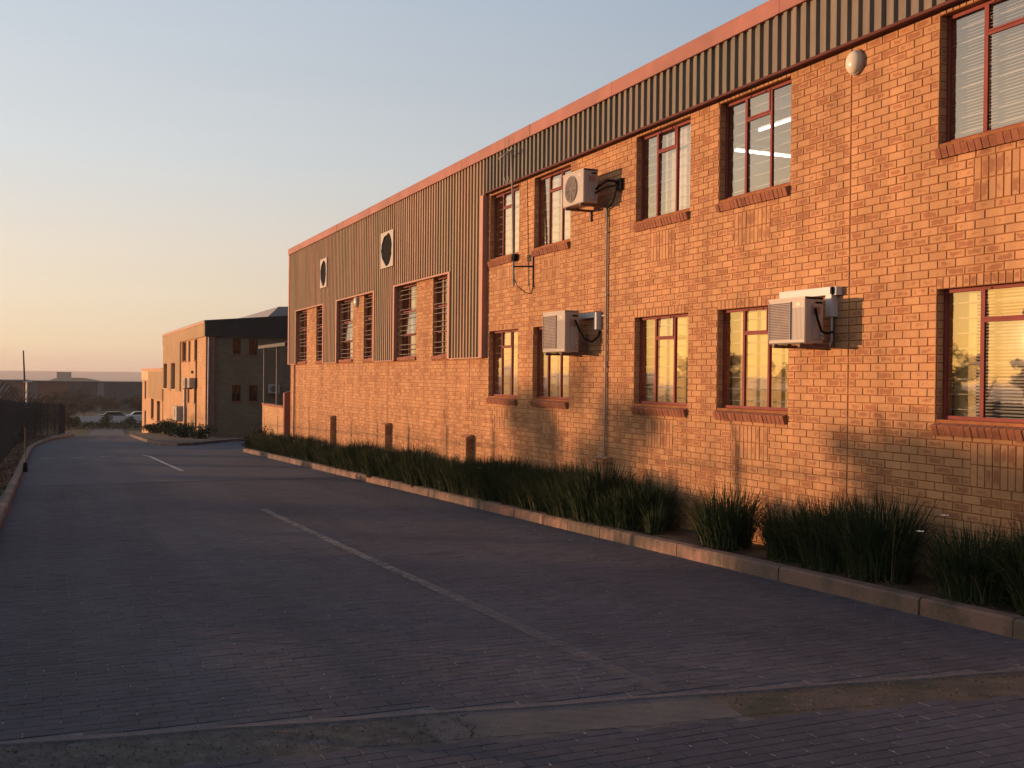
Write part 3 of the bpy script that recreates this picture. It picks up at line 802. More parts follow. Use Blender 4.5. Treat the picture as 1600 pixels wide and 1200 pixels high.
# rooms behind the facade: floors, back wall, cross walls
q = MB(); XB = XW+.221
for (z0, z1) in ((-.4, 2.98), (3.25, 5.85)):
    q.add([(XB, S_END-.2, z0), (XB, S_START, z0), (XB+5, S_START, z0), (XB+5, S_END-.2, z0)], [(0, 1, 2, 3)])
    q.add([(XB, S_END-.2, z1), (XB, S_START, z1), (XB+5, S_START, z1), (XB+5, S_END-.2, z1)], [(3, 2, 1, 0)])
    q.add([(XB+5, S_END-.2, z0), (XB+5, S_START, z0), (XB+5, S_START, z1), (XB+5, S_END-.2, z1)], [(0, 1, 2, 3)])
    for s_ in (S_START, 9.2, 15.4, 20.6, 27.2, 33.1, S_END-.2):
        q.box((XB, s_-.05, z0), (XB+5, s_+.05, z1))
PB(q, 'interior', M_room)
# outer shell: gable ends, back wall, roof
q = MB(); XR = XW+14
q.box((XW+.012, S_END-.001, -3.2), (XR, S_END-.18, 6.42)); q.box((XW+.012, S_START+.001, -3.2), (XR, S_START+.18, 6.42)); q.box((XR-.2, S_END-.2, -3.2), (XR, S_START+.2, 6.42))
PB(q, 'end_wall', brick_mat('plain_brick', BR_L, BR_D))
q = MB(); q.add([(XW-.02, S_END+.02, 6.44), (XW-.02, S_START-.05, 6.44), (XR, S_START-.05, 6.95), (XR, S_END+.02, 6.95)], [(0, 1, 2, 3)]); q.add([(XW-.02, S_END+.02, 6.40), (XW-.02, S_START-.05, 6.40), (XR, S_START-.05, 6.91), (XR, S_END+.02, 6.91)], [(3, 2, 1, 0)])
PB(q, 'roof', M_steel)

# fascia in lengths
js = [S_END+.05, 36.0, 32.2, 28.6, 25.0, 21.4, 17.85, 14.75, 10.56, 6.9, 3.2, S_START-.05]
for a, b in zip(js[:-1], js[1:]):
    q = MB(); x0 = XW-.125+random.gauss(0, .0015)
    q.prism([(x0+.16, 6.315), (x0+.004, 6.312), (x0, 6.322), (x0, 6.522), (x0+.006, 6.533), (x0+.16, 6.536)], 'y', b+.003, a-.003)
    recalc(PB(q, 'fascia_panel', M_fascia))
    q = MB(); q.box((x0-.004, b-.03, 6.313), (x0-.0006, b+.03, 6.532)); PB(q, 'fascia_joint_cover', M_fascia)

# ribbed cladding
PIT = .1765
def rib_profile(sa, sb):
    """points (s, x) from sa (high) down to sb"""
    pts = []; k0 = int(sb//PIT)-1; k1 = int(sa//PIT)+2; xp, xc = XW-.052, XW-.090
    for k in range(k1, k0, -1):
        s = k*PIT
        pts += [(s, xp), (s-.078, xp), (s-.094, xc), (s-.160, xc), (s-.1762, xp)]
    def interp(s):
        for (s0, x0), (s1, x1) in zip(pts[:-1], pts[1:]):
            if s1 <= s <= s0: return x0+(x1-x0)*((s0-s)/(s0-s1) if s0 > s1 else 0)
        return xp
    out = [(sa, interp(sa))]+[p for p in pts if sb < p[0] < sa]+[(sb, interp(sb))]
    return out
def clad(sa, sb, z0, z1):
    q = MB(); pr = rib_profile(sa, sb); off = random.gauss(0, .0012); n = len(pr); r_ = rn()
    vs_ = [(x+off, s, z0) for s, x in pr]+[(x+off, s, z1) for s, x in pr]+[(x+off+.004, s, z0) for s, x in pr]
    q.add(vs_, [(k, k+1, n+k+1, n+k) for k in range(n-1)]+[(2*n+k, 2*n+k+1, k+1, k) for k in range(n-1)], r_)
    PB(q, 'cladding_sheet', M_clad if sa > 20.2 else M_clad_d)
s = S_END
while s > 20.13:
    e = max(s-.706, 20.12); cutp = sorted(set([s, e]+[c for b_ in bays for c in b_ if e < c < s]), reverse=True)
    for a, b in zip(cutp[:-1], cutp[1:]):
        m_ = (a+b)/2; z0 = 4.18 if any(bb < m_ < ba for ba, bb in bays) else 2.285
        if b < a-.01: clad(a, b, z0, 6.318)
    s = e
s = 20.118
while s > S_START:
    e = max(s-.706, S_START); clad(s, e, 5.615, 6.318); s = e
# flashings
q = MB(); q.prism([(XW-.002, 5.600), (XW-.105, 5.588), (XW-.112, 5.592), (XW-.112, 5.622), (XW-.002, 5.634)], 'y', S_START, 20.03); recalc(PB(q, 'cladding_trim', M_trim2))
q = MB(); q.box((XW-.115, 20.27, 2.27), (XW-.001, 20.02+.1, 5.585)); PB(q, 'corner_flashing', M_flash)
for (a, b) in bays:
    q = MB(); q.box((XW-.104, a+.09, 2.275), (XW-.003, a, 4.165)); PB(q, 'bay_flashing', M_flash)
    q = MB(); q.box((XW-.104, b, 2.275), (XW-.003, b-.13, 4.165)); PB(q, 'bay_flashing', M_flash)
    q = MB(); q.box((XW-.106, a+.09, 4.166), (XW-.003, b-.13, 4.20)); PB(q, 'bay_flashing', M_flash)
q = MB(); q.box((XW-.108, S_END+.05, 2.27), (XW-.003, S_END-.12, 6.31)); PB(q, 'corner_flashing', M_flash)
prev = S_END-.12
for (a, b) in bays+[(20.27, 20.27)]:
    q = MB(); q.box((XW-.100, prev, 2.262), (XW-.003, a+.09 if a > 20.3 else a, 2.284)); PB(q, 'base_flashing', M_flash); prev = b-.13
# control joints: dark strips in the gap come from the mortar core; downpipe at the far corner
q = MB(); q.bar((XW-.05, 38.55, -1.0), (XW-.05, 38.55, 2.25), .035, 8); PB(q, 'downpipe', M_flash)

# extractor openings in the cladding
for (a, b, z0, z1) in ((34.32, 33.42, 4.71, 5.64), (27.39, 26.27, 4.72, 5.66)):
    hb = empty('extractor_opening', (XW-OFF.x, a-OFF.y, z0-OFF.z), bld)
    cy, cz, ry, rz_ = (a+b)/2, (z0+z1)/2, (a-b)/2, (z1-z0)/2; n = 32; X0 = XW-.125; q = MB(); vs_ = []
    for k in range(n):
        t = 2*math.pi*k/n; c_, s_ = math.cos(t), math.sin(t); m_ = max(abs(c_), abs(s_)); rg = .86+.05*math.sin(3*t+1)+random.uniform(-.05, .05)
        vs_ += [(X0, cy+ry*c_/m_, cz+rz_*s_/m_), (X0, cy+ry*c_*rg, cz+rz_*s_*rg), (X0+.09, cy+ry*c_*rg, cz+rz_*s_*rg), (X0+.035, cy+ry*c_/m_, cz+rz_*s_/m_)]
    fs = []
    for k in range(n):
        k2 = (k+1) % n; fs += [(4*k, 4*k+1, 4*k2+1, 4*k2), (4*k+1, 4*k+2, 4*k2+2, 4*k2+1), (4*k+3, 4*k, 4*k2, 4*k2+3)]
    q.add(vs_, fs); recalc(PB(q, 'torn_surround', M_white, hb))
    q = MB(); q.add([(X0+.03, cy+ry*.97*math.cos(2*math.pi*k/n), cz+rz_*.97*math.sin(2*math.pi*k/n)) for k in range(n)], [tuple(range(n))]); PB(q, 'black_hole', M_dark, hb)

# low brick stub piers against the wall base (rainwater outlets)
for (s_, zt) in ((32.75, .63), (26.85, .655), (20.98, .655), (14.98, .63)):
    st = empty('stub_pier', (XW-OFF.x, s_-OFF.y, T(s_)-OFF.z), bld)
    pr = .17; w = .36; z = T(s_)-.0; q = MB()
    q.box((XW-pr+.008, s_+w/2-.008, z), (XW-.003, s_-w/2+.008, zt-.03)); PB(q, 'pier_core', M_mortar, st)
    q = MB(); zc = ZJ+math.floor((z-ZJ)/CO)*CO
    while zc < zt-.10:
        h = min(CO, zt-.07-zc); k = round((zc-ZJ)/CO) % 2
        for (fa, fb) in (((0, .23), (.23, .36)) if k else ((0, .13), (.13, .36))):
            q.obox((XW-pr, s_+w/2-fa-JNT/2, zc+JNT/2), UB, VB, NB, fb-fa-JNT, h-JNT, .02, .003, rn())
        q.obox((XW-pr+.004, s_-w/2, zc+JNT/2), (1, 0, 0), VB, (0, -1, 0), pr-.006, h-JNT, .02, .003, rn())
        zc += CO
    PB(q, 'pier_brick', M_brick, st)
    q = MB(); n = 8; pts = [(XW-.002, zt-.09), (XW-pr-.012, zt-.09)]+[(XW-pr-.012+(pr+.01)*(1-math.cos(k/n*math.pi/2)), zt-.09+.09*math.sin(k/n*math.pi/2)) for k in range(1, n+1)]
    q.prism(pts, 'y', s_-w/2-.01, s_+w/2+.01); recalc(PB(q, 'pier_cap', M_brick, st))

# ------------------------------------------------------------------ fixtures on the wall
def bulkhead(s_, z, r_, lab):
    b = empty('bulkhead_light', (XW, s_, z)); tag(b, lab, 'wall light', 'round bulkhead lights on the brickwork')
    q = MB(); n = 24
    def ring(x, rad): return [(x, rad*math.cos(2*math.pi*k/n), rad*math.sin(2*math.pi*k/n)*1.15) for k in range(n)]
    vs_ = ring(0, r_*.98)+ring(-.035, r_*.98)+ring(-.04, r_*.92)
    q.add(vs_, [(k, (k+1) % n, n+(k+1) % n, n+k) for k in range(n)]+[(n+k, n+(k+1) % n, 2*n+(k+1) % n, 2*n+k) for k in range(n)]); recalc(q.build('base_ring', M_white, b))
    q = MB(); vs_ = []; m_ = 7
    for i in range(m_): t = i/m_*math.pi/2; vs_ += ring(-.038-.075*math.sin(t), r_*.92*math.cos(t))
    vs_.append((-.113, 0, 0)); fs = [(i*n+k, i*n+(k+1) % n, (i+1)*n+(k+1) % n, (i+1)*n+k) for i in range(m_-1) for k in range(n)]+[((m_-1)*n+k, (m_-1)*n+(k+1) % n, m_*n) for k in range(n)]
    q.add(vs_, fs); recalc(q.build('diffuser', M_diff, b, smooth=True))
M_diff = plain('opal_diffuser', (.62, .55, .44), .25, .06)
bulkhead(9.31, 5.40, .125, 'round cream bulkhead light high on the near brickwork beside the top right window')
bulkhead(30.1, 4.02, .14, 'small round bulkhead light between two barred windows in the cladding bay')

def ac_unit(s_l, s_r, zb, zt, fan, lab, XFr=7.70, XBk=7.95):
    a = empty('air_conditioner', (XBk, s_l, zb)); tag(a, lab, 'air conditioner', 'outdoor air conditioner units on wall brackets')
    O = Vector((XBk, s_l, zb))
    def L(q, name, mat, **kw):
        o = q.build(name, mat, a, **kw); o.location = -O; return o
    w = s_l-s_r; h = zt-zb; d = XBk-XFr
    q = MB(); q.obox((XFr, s_l, zb), UB, VB, NB, w, h, d, .012); q.add([(XBk, s_l, zb), (XBk, s_r, zb), (XBk, s_r, zt), (XBk, s_l, zt)], [(0, 1, 2, 3)]); L(q, 'casing', M_white)
    q = MB(); q.box((XFr-.004, s_l-.0, zt-.022), (XBk+.003, s_r+.0, zt+.006)); L(q, 'top_cover', M_white)
    if fan == 'round':
        cy, cz, rad = s_l-w*.42, zb+h*.5, h*.42; n = 28
        q = MB(); vs_ = []
        for (rr_, x) in ((rad, XFr-.001), (rad*.96, XFr-.014), (rad*.9, XFr-.004)): vs_ += [(x, cy+rr_*math.cos(2*math.pi*k/n), cz+rr_*math.sin(2*math.pi*k/n)) for k in range(n)]
        q.add(vs_, [(i*n+k, i*n+(k+1) % n, (i+1)*n+(k+1) % n, (i+1)*n+k) for i in range(2) for k in range(n)]); L(q, 'fan_ring', M_white)
        q = MB(); q.add([(XFr-.0015, cy+rad*.92*math.cos(2*math.pi*k/n), cz+rad*.92*math.sin(2*math.pi*k/n)) for k in range(n)], [tuple(range(n))]); L(q, 'fan_opening', M_fan)
        q = MB()
        for i in range(1, 9):
            r2 = rad*.92*i/9; q.tube([(XFr-.012, cy+r2*math.cos(2*math.pi*k/20), cz+r2*math.sin(2*math.pi*k/20)) for k in range(21)], .003, 4)
        for k in range(8): t = k*math.pi/4; q.bar((XFr-.012, cy, cz), (XFr-.012, cy+rad*.92*math.cos(t), cz+rad*.92*math.sin(t)), .0035, 4)
        L(q, 'fan_guard', M_grille)
    else:
        a0, a1, z0, z1 = s_l-w*.04, s_l-w*.62, zb+h*.10, zt-h*.10
        q = MB(); q.add([(XFr-.0012, a0, z0), (XFr-.0012, a1, z0), (XFr-.0012, a1, z1), (XFr-.0012, a0, z1)], [(3, 2, 1, 0)]); L(q, 'fan_opening', M_fan)
        n = 22; q = MB()
        for k in range(n+1): z = z0+(z1-z0)*k/n; q.box((XFr-.016, a0, z-.004), (XFr-.008, a1, z+.004))
        q.box((XFr-.017, a0+.008, z0-.008), (XFr, a0, z1+.008)); q.box((XFr-.017, a1, z0-.008), (XFr, a1-.008, z1+.008))
        L(q, 'grille', M_grille)
        q = MB(); cy, cz = (a0+a1)/2, (z0+z1)/2
        for k in range(3):
            t = k*2.1+.3
            q.add([(XFr-.004, cy+.03*math.cos(t), cz+.03*math.sin(t)), (XFr-.004, cy+.17*math.cos(t+.1), cz+.17*math.sin(t+.1)), (XFr-.004, cy+.18*math.cos(t+1.0), cz+.18*math.sin(t+1.0)), (XFr-.004, cy+.04*math.cos(t+1.2), cz+.04*math.sin(t+1.2))], [(0, 1, 2, 3)])
        L(q, 'fan_blades', M_blade_d)
        q = MB()
        for k in range(9): s_ = s_l-w*(.66+.035*k); q.box((XFr-.003, s_, zb+h*.08), (XFr+.001, s_-.006, zt-h*.22))
        L(q, 'front_ribs', M_white)
    q = MB(); n = 14; q.add([(XFr-.0035, s_l-w*.82+.045*math.cos(2*math.pi*k/n), zt-h*.15+.022*math.sin(2*math.pi*k/n)) for k in range(n)], [tuple(range(n))]); L(q, 'oval_badge', M_badge)
    # side service cover, sticker, valves
    q = MB(); q.box((XFr+.10, s_r-.002, zb+h*.1), (XBk-.02, s_r-.016, zb+h*.86)); L(q, 'service_cover', M_white)
    q = MB(); q.box((XFr+.09, s_r-.0165, zb+h*.62), (XBk-.05, s_r-.0175, zb+h*.80)); L(q, 'side_sticker', M_sticker)
    q = MB(); q.box((XFr+.13, s_r-.016, zb+h*.86), (XBk-.03, s_r-.024, zb+h*.90)); L(q, 'side_handle', M_dark)
    q = MB()
    for zz in (.12, .2): q.bar((XBk-.05, s_r-.01, zb+h*zz), (XBk-.05, s_r-.06, zb+h*zz), .016, 8)
    L(q, 'valves', M_steel)
    # brackets
    for s_ in (s_l-w*.16, s_r+w*.14):
        q = MB(); q.box((XFr-.01, s_+.018, zb-.045), (XW-.002, s_-.018, zb-.008)); q.box((XW-.035, s_+.018, zb-.007), (XW-.002, s_-.018, zb+.30)) if fan != 'round' else q.box((XW-.035, s_+.018, zb-.20), (XW-.002, s_-.018, zb-.046))
        L(q, 'bracket', M_brkt)
    q = MB()
    for s_ in (s_l-w*.16, s_r+w*.14):
        for x in (XFr+.03, XBk-.03): q.bar((x, s_, zb-.007), (x, s_, zb), .022, 8)
    L(q, 'rubber_feet', M_dark)
    return a, L
M_blade_d = plain('fan_blade_plastic', (.17, .135, .12), .7, .1)
M_fan = plain('fan_shadow', (.13, .10, .095), .7, .15, 8); M_badge = plain('badge', (.60, .52, .42), .3, .05); M_sticker = plain('sticker', (.30, .16, .13), .6, .3, 40); M_brkt = plain('bracket_paint', (.16, .10, .08), .6, .2)
a1, L1 = ac_unit(15.69, 14.95, 4.655, 5.185, 'round', 'white air conditioner with round fan, upper storey, between the second and third top windows')
q = MB(); q.tube([(7.90, 14.90, 4.86), (7.92, 14.82, 4.92), (7.98, 14.68, 4.97), (8.08, 14.62, 4.96), (8.15, 14.60, 4.85)], .022, 8); q.tube([(7.88, 14.90, 4.80), (7.93, 14.80, 4.84), (8.0, 14.72, 4.88), (8.12, 14.58, 4.90)], .016, 6); L1(q, 'lagged_pipes', M_dark)
q = MB(); q.tube([(8.1, 14.6, 4.86), (8.10, 14.70, 4.66), (8.12, 14.85, 4.60), (8.14, 15.0, 4.58)], .012, 6); L1(q, 'drain_hose', M_dark)
q = MB(); q.box((8.13, 14.66, 4.82), (8.179, 14.52, 5.0)); L1(q, 'isolator_box', M_dark)
a2, L2 = ac_unit(16.41, 15.56, 2.30, 2.975, 'square', 'white air conditioner with square grille, lower storey, covering the second ground floor window')
q = MB(); q.tube([(7.88, 15.54, 2.82), (7.90, 15.44, 2.66), (7.95, 15.36, 2.52), (8.05, 15.28, 2.46), (8.14, 15.22, 2.55), (8.15, 15.21, 2.64)], .018, 8); L2(q, 'lagged_pipes', M_dark)
q = MB(); q.box((8.09, 15.83, 2.86), (8.178, 15.21, 2.945)); q.box((8.0895, 15.29, 2.665), (8.1775, 15.205, 2.8595)); L2(q, 'pipe_trunking', M_trunk)
q = MB(); q.bar((8.165, 15.2, 2.885), (8.165, 14.98, 2.885), .010, 6); L2(q, 'cable_conduit', M_trunk)
a3, L3 = ac_unit(10.20, 9.545, 2.29, 2.805, 'square', 'white air conditioner with square grille and pale pipe trunking, lower right, over the fourth window')
q = MB(); q.tube([(7.82, 9.52, 2.68), (7.83, 9.49, 2.55), (7.87, 9.47, 2.42), (7.95, 9.46, 2.40), (8.05, 9.50, 2.42)], .014, 8); L3(q, 'lagged_pipes', M_dark)
q = MB(); q.box((8.08, 10.50, 2.845), (8.179, 9.565, 2.935)); q.box((8.0795, 9.665, 2.60), (8.178, 9.566, 2.8445)); L3(q, 'pipe_trunking', M_trunk)
q = MB(); q.box((8.06, 9.565, 2.85), (8.178, 9.535, 2.93), mi=0); L3(q, 'trunking_coupling', M_dark)
q = MB(); q.box((8.09, 9.534, 2.84), (8.178, 9.50, 2.935)); L3(q, 'trunking_end', M_trunk)
q = MB(); q.tube([(8.12, 9.60, 2.60), (8.12, 9.60, 2.33), (8.11, 9.62, 2.27), (8.08, 9.72, 2.255)], .011, 8); L3(q, 'drain_pipe', M_trunk)

# conduit from the roof void to the ground
q = MB(); q.tube([(8.14, 15.0, 4.60), (8.15, 15.0, 4.5), (8.15, 14.99, 2.0), (8.14, 14.985, .66), (8.12, 15.0, .62), (8.08, 15.10, .61)], .017, 8)
for z in (4.2, 3.2, 2.05, 1.3): q.box((8.13, 15.02, z), (8.179, 14.96, z+.02))
tag(q.build('conduit', M_pipe), 'thin grey conduit running down the brick wall from the upper air conditioner', 'pipe')
# antenna mast
an = empty('antenna', (7.93, 18.2, 3.6)); tag(an, 'thin antenna mast bracketed to the wall in front of the first top window', 'antenna')
def LA(q, name, mat): o = q.build(name, mat, an); o.location = (-7.93, -18.2, -3.6); return o
q = MB(); q.tube([(7.95, 18.42, 6.16), (7.95, 18.34, 5.2), (7.95, 18.30, 4.6), (7.95, 18.25, 3.58)], [.016, .018, .022, .022], 8); LA(q, 'mast', M_pipe)
q = MB(); q.bar((7.9, 18.9, 6.08), (7.9, 18.25, 6.16), .013, 6)
for s_ in (18.75, 18.55, 18.45, 18.3): q.bar((7.80, s_, 6.10), (8.0, s_, 6.12), .007, 5)
LA(q, 'head', M_pipe)
for s_ in (18.80, 18.62): q = MB(); q.tube([(7.98, s_, 6.45), (7.95, s_, 6.0), (7.96, s_-.02, 5.7), (7.99, s_-.08, 5.55)], .006, 5); LA(q, 'loose_wire', M_pipe)
q = MB(); q.bar((7.95, 18.25, 3.95), (XW, 17.86, 3.93), .016, 6); q.bar((XW-.012, 17.85, 4.15), (XW-.012, 17.85, 3.55), .012, 6); LA(q, 'wall_bracket', M_dark)
q = MB(); q.box((7.92, 18.30, 4.05), (8.0, 18.16, 4.18)); LA(q, 'junction_box', M_dark)
q = MB(); q.tube([(7.95, 18.25, 3.75), (8.0, 18.18, 3.58), (8.10, 18.05, 3.46), (8.16, 17.95, 3.43), (8.165, 17.88, 3.5), (8.165, 17.80, 3.56)], .008, 5); LA(q, 'cable', M_dark)
# fluorescent lights in the upper office
M_em = NT('tube_glow'); M_em.p.inputs['Emission Color'].default_value = (1, .97, .92, 1); M_em.p.inputs['Emission Strength'].default_value = 2.2; M_em = M_em.m
for (p, q_, lab) in (((9.94, 13.45, 5.70), (9.94, 12.2, 5.70), 'lit fluorescent tube seen through the fourth top window, nearer the glass'), ((10.4, 14.72, 5.68), (11.6, 14.72, 5.68), 'lit fluorescent tube seen through the fourth top window, farther inside')):
    c = (Vector(p)+Vector(q_))/2; f_ = empty('fluorescent_light', c); tag(f_, lab, 'ceiling light', 'fluorescent tubes in the upper office')
    d = (Vector(q_)-Vector(p))/2
    q = MB(); q.bar(-d, d, .022, 8); q.build('tube', M_em, f_)
    q = MB(); n_ = Vector((abs(d.y), abs(d.x), 0)).normalized()*.04; e = Vector((abs(d.x), abs(d.y), 0))+n_; q.box((-e.x, -e.y, .03), (e.x, e.y, .08)); q.build('batten', M_trunk, f_)

# ------------------------------------------------------------------ strap-leaf clumps in the bed
def clump_mesh(nb, h, rad, seed):
    rs = random.Random(seed); q = MB()
    for _ in range(nb):
        a = rs.uniform(0, 2*math.pi); r0_ = rad*.55*math.sqrt(rs.random()); lean = rs.betavariate(1.5, 1.9)
        b = a+rs.gauss(0, .6); L_ = h*rs.uniform(.5, 1.18); w = rs.uniform(.0035, .0075)
        base = Vector((r0_*math.cos(a), r0_*math.sin(a), 0)); out = Vector((math.cos(b), math.sin(b), 0)); side = Vector((-math.sin(b), math.cos(b), 0))
        side = (side+out*rs.uniform(-.8, .8)).normalized(); pts = []; n = 4; bend = lean*rs.uniform(.6, 2.1)
        p = Vector(base); th = lean*.45
        for i in range(n+1):
            t = i/n; ww = w*(1-.15*t) if i < n else .001
            pts.append((p.copy(), ww)); p = p+(out*math.sin(th)+Vector((0, 0, 1))*math.cos(th))*(L_/n); th = min(th+bend*.45*(.4+t), 2.3)
        vs_ = []
        for (pp, ww) in pts: vs_ += [pp-side*ww, pp+side*ww]
        q.add(vs_, [(2*i, 2*i+1, 2*i+3, 2*i+2) for i in range(n)], (rs.random(), rs.random(), rs.random()*.93))
    for _ in range(nb//9):      # dead and flopped blades round the foot
        b = rs.uniform(0, 6.28); out = Vector((math.cos(b), math.sin(b), 0)); side = Vector((-math.sin(b), math.cos(b), 0)); p = out*rad*rs.uniform(.2, .6); th = rs.uniform(.8, 1.3); L_ = rs.uniform(.2, .5); vs_ = []
        for i in range(5):
            ww = .005*(1-.2*i); vs_ += [p-side*ww, p+side*ww]; p = p+(out*math.sin(th)+Vector((0, 0, 1))*math.cos(th)+side*rs.uniform(-.3, .3))*(L_/4); th = min(th+rs.uniform(.15, .5), 2.1)
            if p.z < .02: p.z = .02
        q.add(vs_, [(2*i, 2*i+1, 2*i+3, 2*i+2) for i in range(4)], (rs.random(), rs.random(), rs.uniform(.85, 1)))
    return q.mesh('leaf_clump', M_blade)
rnd_h = (.74, .66, .78, .70, .63)
CM = [clump_mesh(1050, rnd_h[k], .56, 100+k) for k in range(5)]
CS = clump_mesh(150, .52, .24, 200)
def clump(x, y, sc_, lab, me=None, group='strap leaf clumps along the wall', rz=None):
    o = bpy.data.objects.new('strap_leaf_clump', me or random.choice(CM)); col.objects.link(o)
    o.location = (x, y, T(y)+.11); o.scale = (sc_, sc_, sc_*random.uniform(.94, 1.06)); o.rotation_euler = (0, 0, random.uniform(0, 6.28) if rz is None else rz)
    tag(o, lab, 'plant', group); return o
clump(7.62, 7.05, 1.0, 'grassy strap leaf clump with a white flower at the right edge of the photo')
clump(7.70, 6.3, 1.0, 'grassy strap leaf clump just past the right edge, beyond the white flower one')
clump(7.62, 8.28, 1.02, 'dark strap leaf clump directly left of the bare gap in the bed', None)
clump(7.68, 9.05, .96, 'middle strap leaf clump of the three that stand close together near the kerb')
clump(7.72, 9.75, .88, 'left strap leaf clump of the three close together, below the lower right air conditioner')
clump(7.60, 10.85, .95, 'lone strap leaf clump with dry blades at its foot, between two gaps')
clump(7.80, 11.6, .8, 'thin sparse tuft of strap leaves leaning in front of the sunlit wall base', CS)
clump(7.50, 12.35, .95, 'small upright tuft of strap leaves standing close to the kerb', CS)
y = 13.05
zones = [(15.6, 'below the conduit'), (17.9, 'below the second ground floor window'), (20.6, 'below the leftmost ground floor window'), (23.5, 'beside the nearest stub pier of the cladding bays'), (26.4, 'below the right pair of barred windows'), (29.4, 'beside the middle stub pier'), (32.4, 'below the middle pair of barred windows'), (35.6, 'beside the far stub pier'), (38.6, 'below the far pair of barred windows'), (99, 'past the far corner of the building')]
while y < 42.6:
    zn = next(z_ for l_, z_ in zones if y < l_)
    for xx, rw in (((7.45, 'kerb side'), (7.86, 'wall side')) if y < 30 else ((7.58, 'far narrow'),)):
        clump(xx+random.gauss(0, .05), y+random.gauss(0, .11), random.uniform(.74, 1.06)*(1 if y < 20 else .92), rw+' leaf clump of the row, '+zn, group='clumps of the unbroken row below the wall')
    y += .5
def flower(x, y, z, lab, droop=.0):
    f_ = empty('flower', (x, y, T(y)+.1)); tag(f_, lab, 'flower', 'white flowers on the strap leaf plants')
    q = MB(); q.tube([(0, 0, 0), (.0, .0, z*.5), (-.02, -.01, z)], .003, 4); q.build('stem', M_blade, f_)
    for k in range(6):
        t = k*math.pi/3; q = MB(); c = Vector((-.02, -.01, z)); d = Vector((math.cos(t), math.sin(t), .25))*.045; n_ = Vector((-math.sin(t), math.cos(t), 0))*.016
        q.add([c, c+d*.6+n_, c+d, c+d*.6-n_], [(0, 1, 2, 3)]); q.build('petal', M_petal, f_)
flower(7.32, 7.12, .78, 'white flower on the strap leaf clump at the right edge of the photo')
flower(7.36, 7.45, .60, 'small folded white flower low in the clump at the right edge')
flower(7.35, 14.0, .55, 'white flower near the right end of the unbroken plant row')
flower(7.33, 18.3, .6, 'white flower in the row below the conduit and second window')
for (y, lab) in ((24.2, 'white flower in the row beside the nearest stub pier'), (30.6, 'white flower midway along the far part of the row'), (34.5, 'white flower toward the far end of the plant row'), (38.5, 'white flower at the far end of the plant row')): flower(7.32, y, .6, lab)
# mulch and dead stalks on the soil
q = MB()
for _ in range(2600):
    x = random.uniform(KX+.14, XW-.03); y = 5+28*random.random()**1.6; a = random.uniform(0, 6.28); l_ = random.uniform(.02, .12); z = T(y)+.125+.03*math.sin(x*7+y*3.1)*math.sin(y*1.7)
    d = Vector((math.cos(a), math.sin(a), random.uniform(-.1, .35)))*l_; n_ = Vector((-math.sin(a), math.cos(a), 0))*random.uniform(.002, .006); c = Vector((x, y, z))
    q.add([c-n_, c+n_, c+d+n_*.4, c+d-n_*.4], [(0, 1, 2, 3)], rn())
q.build('mulch', M_brown, kind='stuff', label='dead stalks and mulch on the soil of the bed', cat='mulch')

# ------------------------------------------------------------------ shrubs and trees
def leaf_cloud(q, c, rx, ry, rz_, n, size, rs, flat=.0):
    for _ in range(n):
        while True:
            p = Vector((rs.uniform(-1, 1), rs.uniform(-1, 1), rs.uniform(-1, 1)))
            if p.length < 1: break
        p = Vector((p.x*rx, p.y*ry, p.z*rz_))+Vector(c); s = size*rs.uniform(.5, 1.3)
        a = Vector((rs.gauss(0, 1), rs.gauss(0, 1), rs.gauss(0, 1))).normalized(); b = a.orthogonal().normalized()
        q.add([p-a*s, p+b*s*.45, p+a*s, p-b*s*.45], [(0, 1, 2, 3)], (rs.random(), rs.random(), rs.random()))
def tree(x, y, h, r_, lab, seed, mat=None, name='tree', trunk=True, dens=1.0, leaf=.09, cat='tree', group=None, z=None, limbs=7, crown_lo=.35):
    rs = random.Random(seed); z0 = T(y)-.02 if z is None else z
    o = empty(name, (x, y, z0)); tag(o, lab, cat, group)
    tips = []
    q = MB(); q.tube([(0, 0, -.1), (rs.gauss(0, .02)*h, rs.gauss(0, .02)*h, h*.25), (rs.gauss(0, .03)*h, rs.gauss(0, .03)*h, h*.5), (rs.gauss(0, .04)*h, rs.gauss(0, .04)*h, h*.8)], [h*.022, h*.018, h*.013, h*.006], 7)
    for k in range(limbs):
        a = k*2.4+rs.random(); zz = h*rs.uniform(.18, .6); L_ = r_*rs.uniform(.6, 1.0); m_ = Vector((math.cos(a)*L_*.5, math.sin(a)*L_*.5, zz+L_*.35)); e = Vector((math.cos(a)*L_, math.sin(a)*L_, min(h*.95, zz+L_*rs.uniform(.5, 1.0))))
        q.tube([(0, 0, zz), m_, e], [h*.010, h*.007, h*.003], 5); tips.append(e); tips.append(m_)
        for _ in range(2):
            e2 = e+Vector((rs.gauss(0, .3), rs.gauss(0, .3), rs.uniform(0, .4)))*r_*.5; q.tube([m_, e2], [h*.005, h*.002], 4); tips.append(e2)
    q.build('trunk', M_bark, o)
    q = MB(); tips.append(Vector((0, 0, h*.85)))
    for t in tips:
        c = t+Vector((rs.gauss(0, .1), rs.gauss(0, .1), rs.gauss(0, .05)))*r_; rr_ = r_*rs.uniform(.18, .42)
        leaf_cloud(q, c, rr_, rr_, rr_*.7, int(60*dens), leaf, rs)
    q.build('crown', mat or M_bush, o); return o
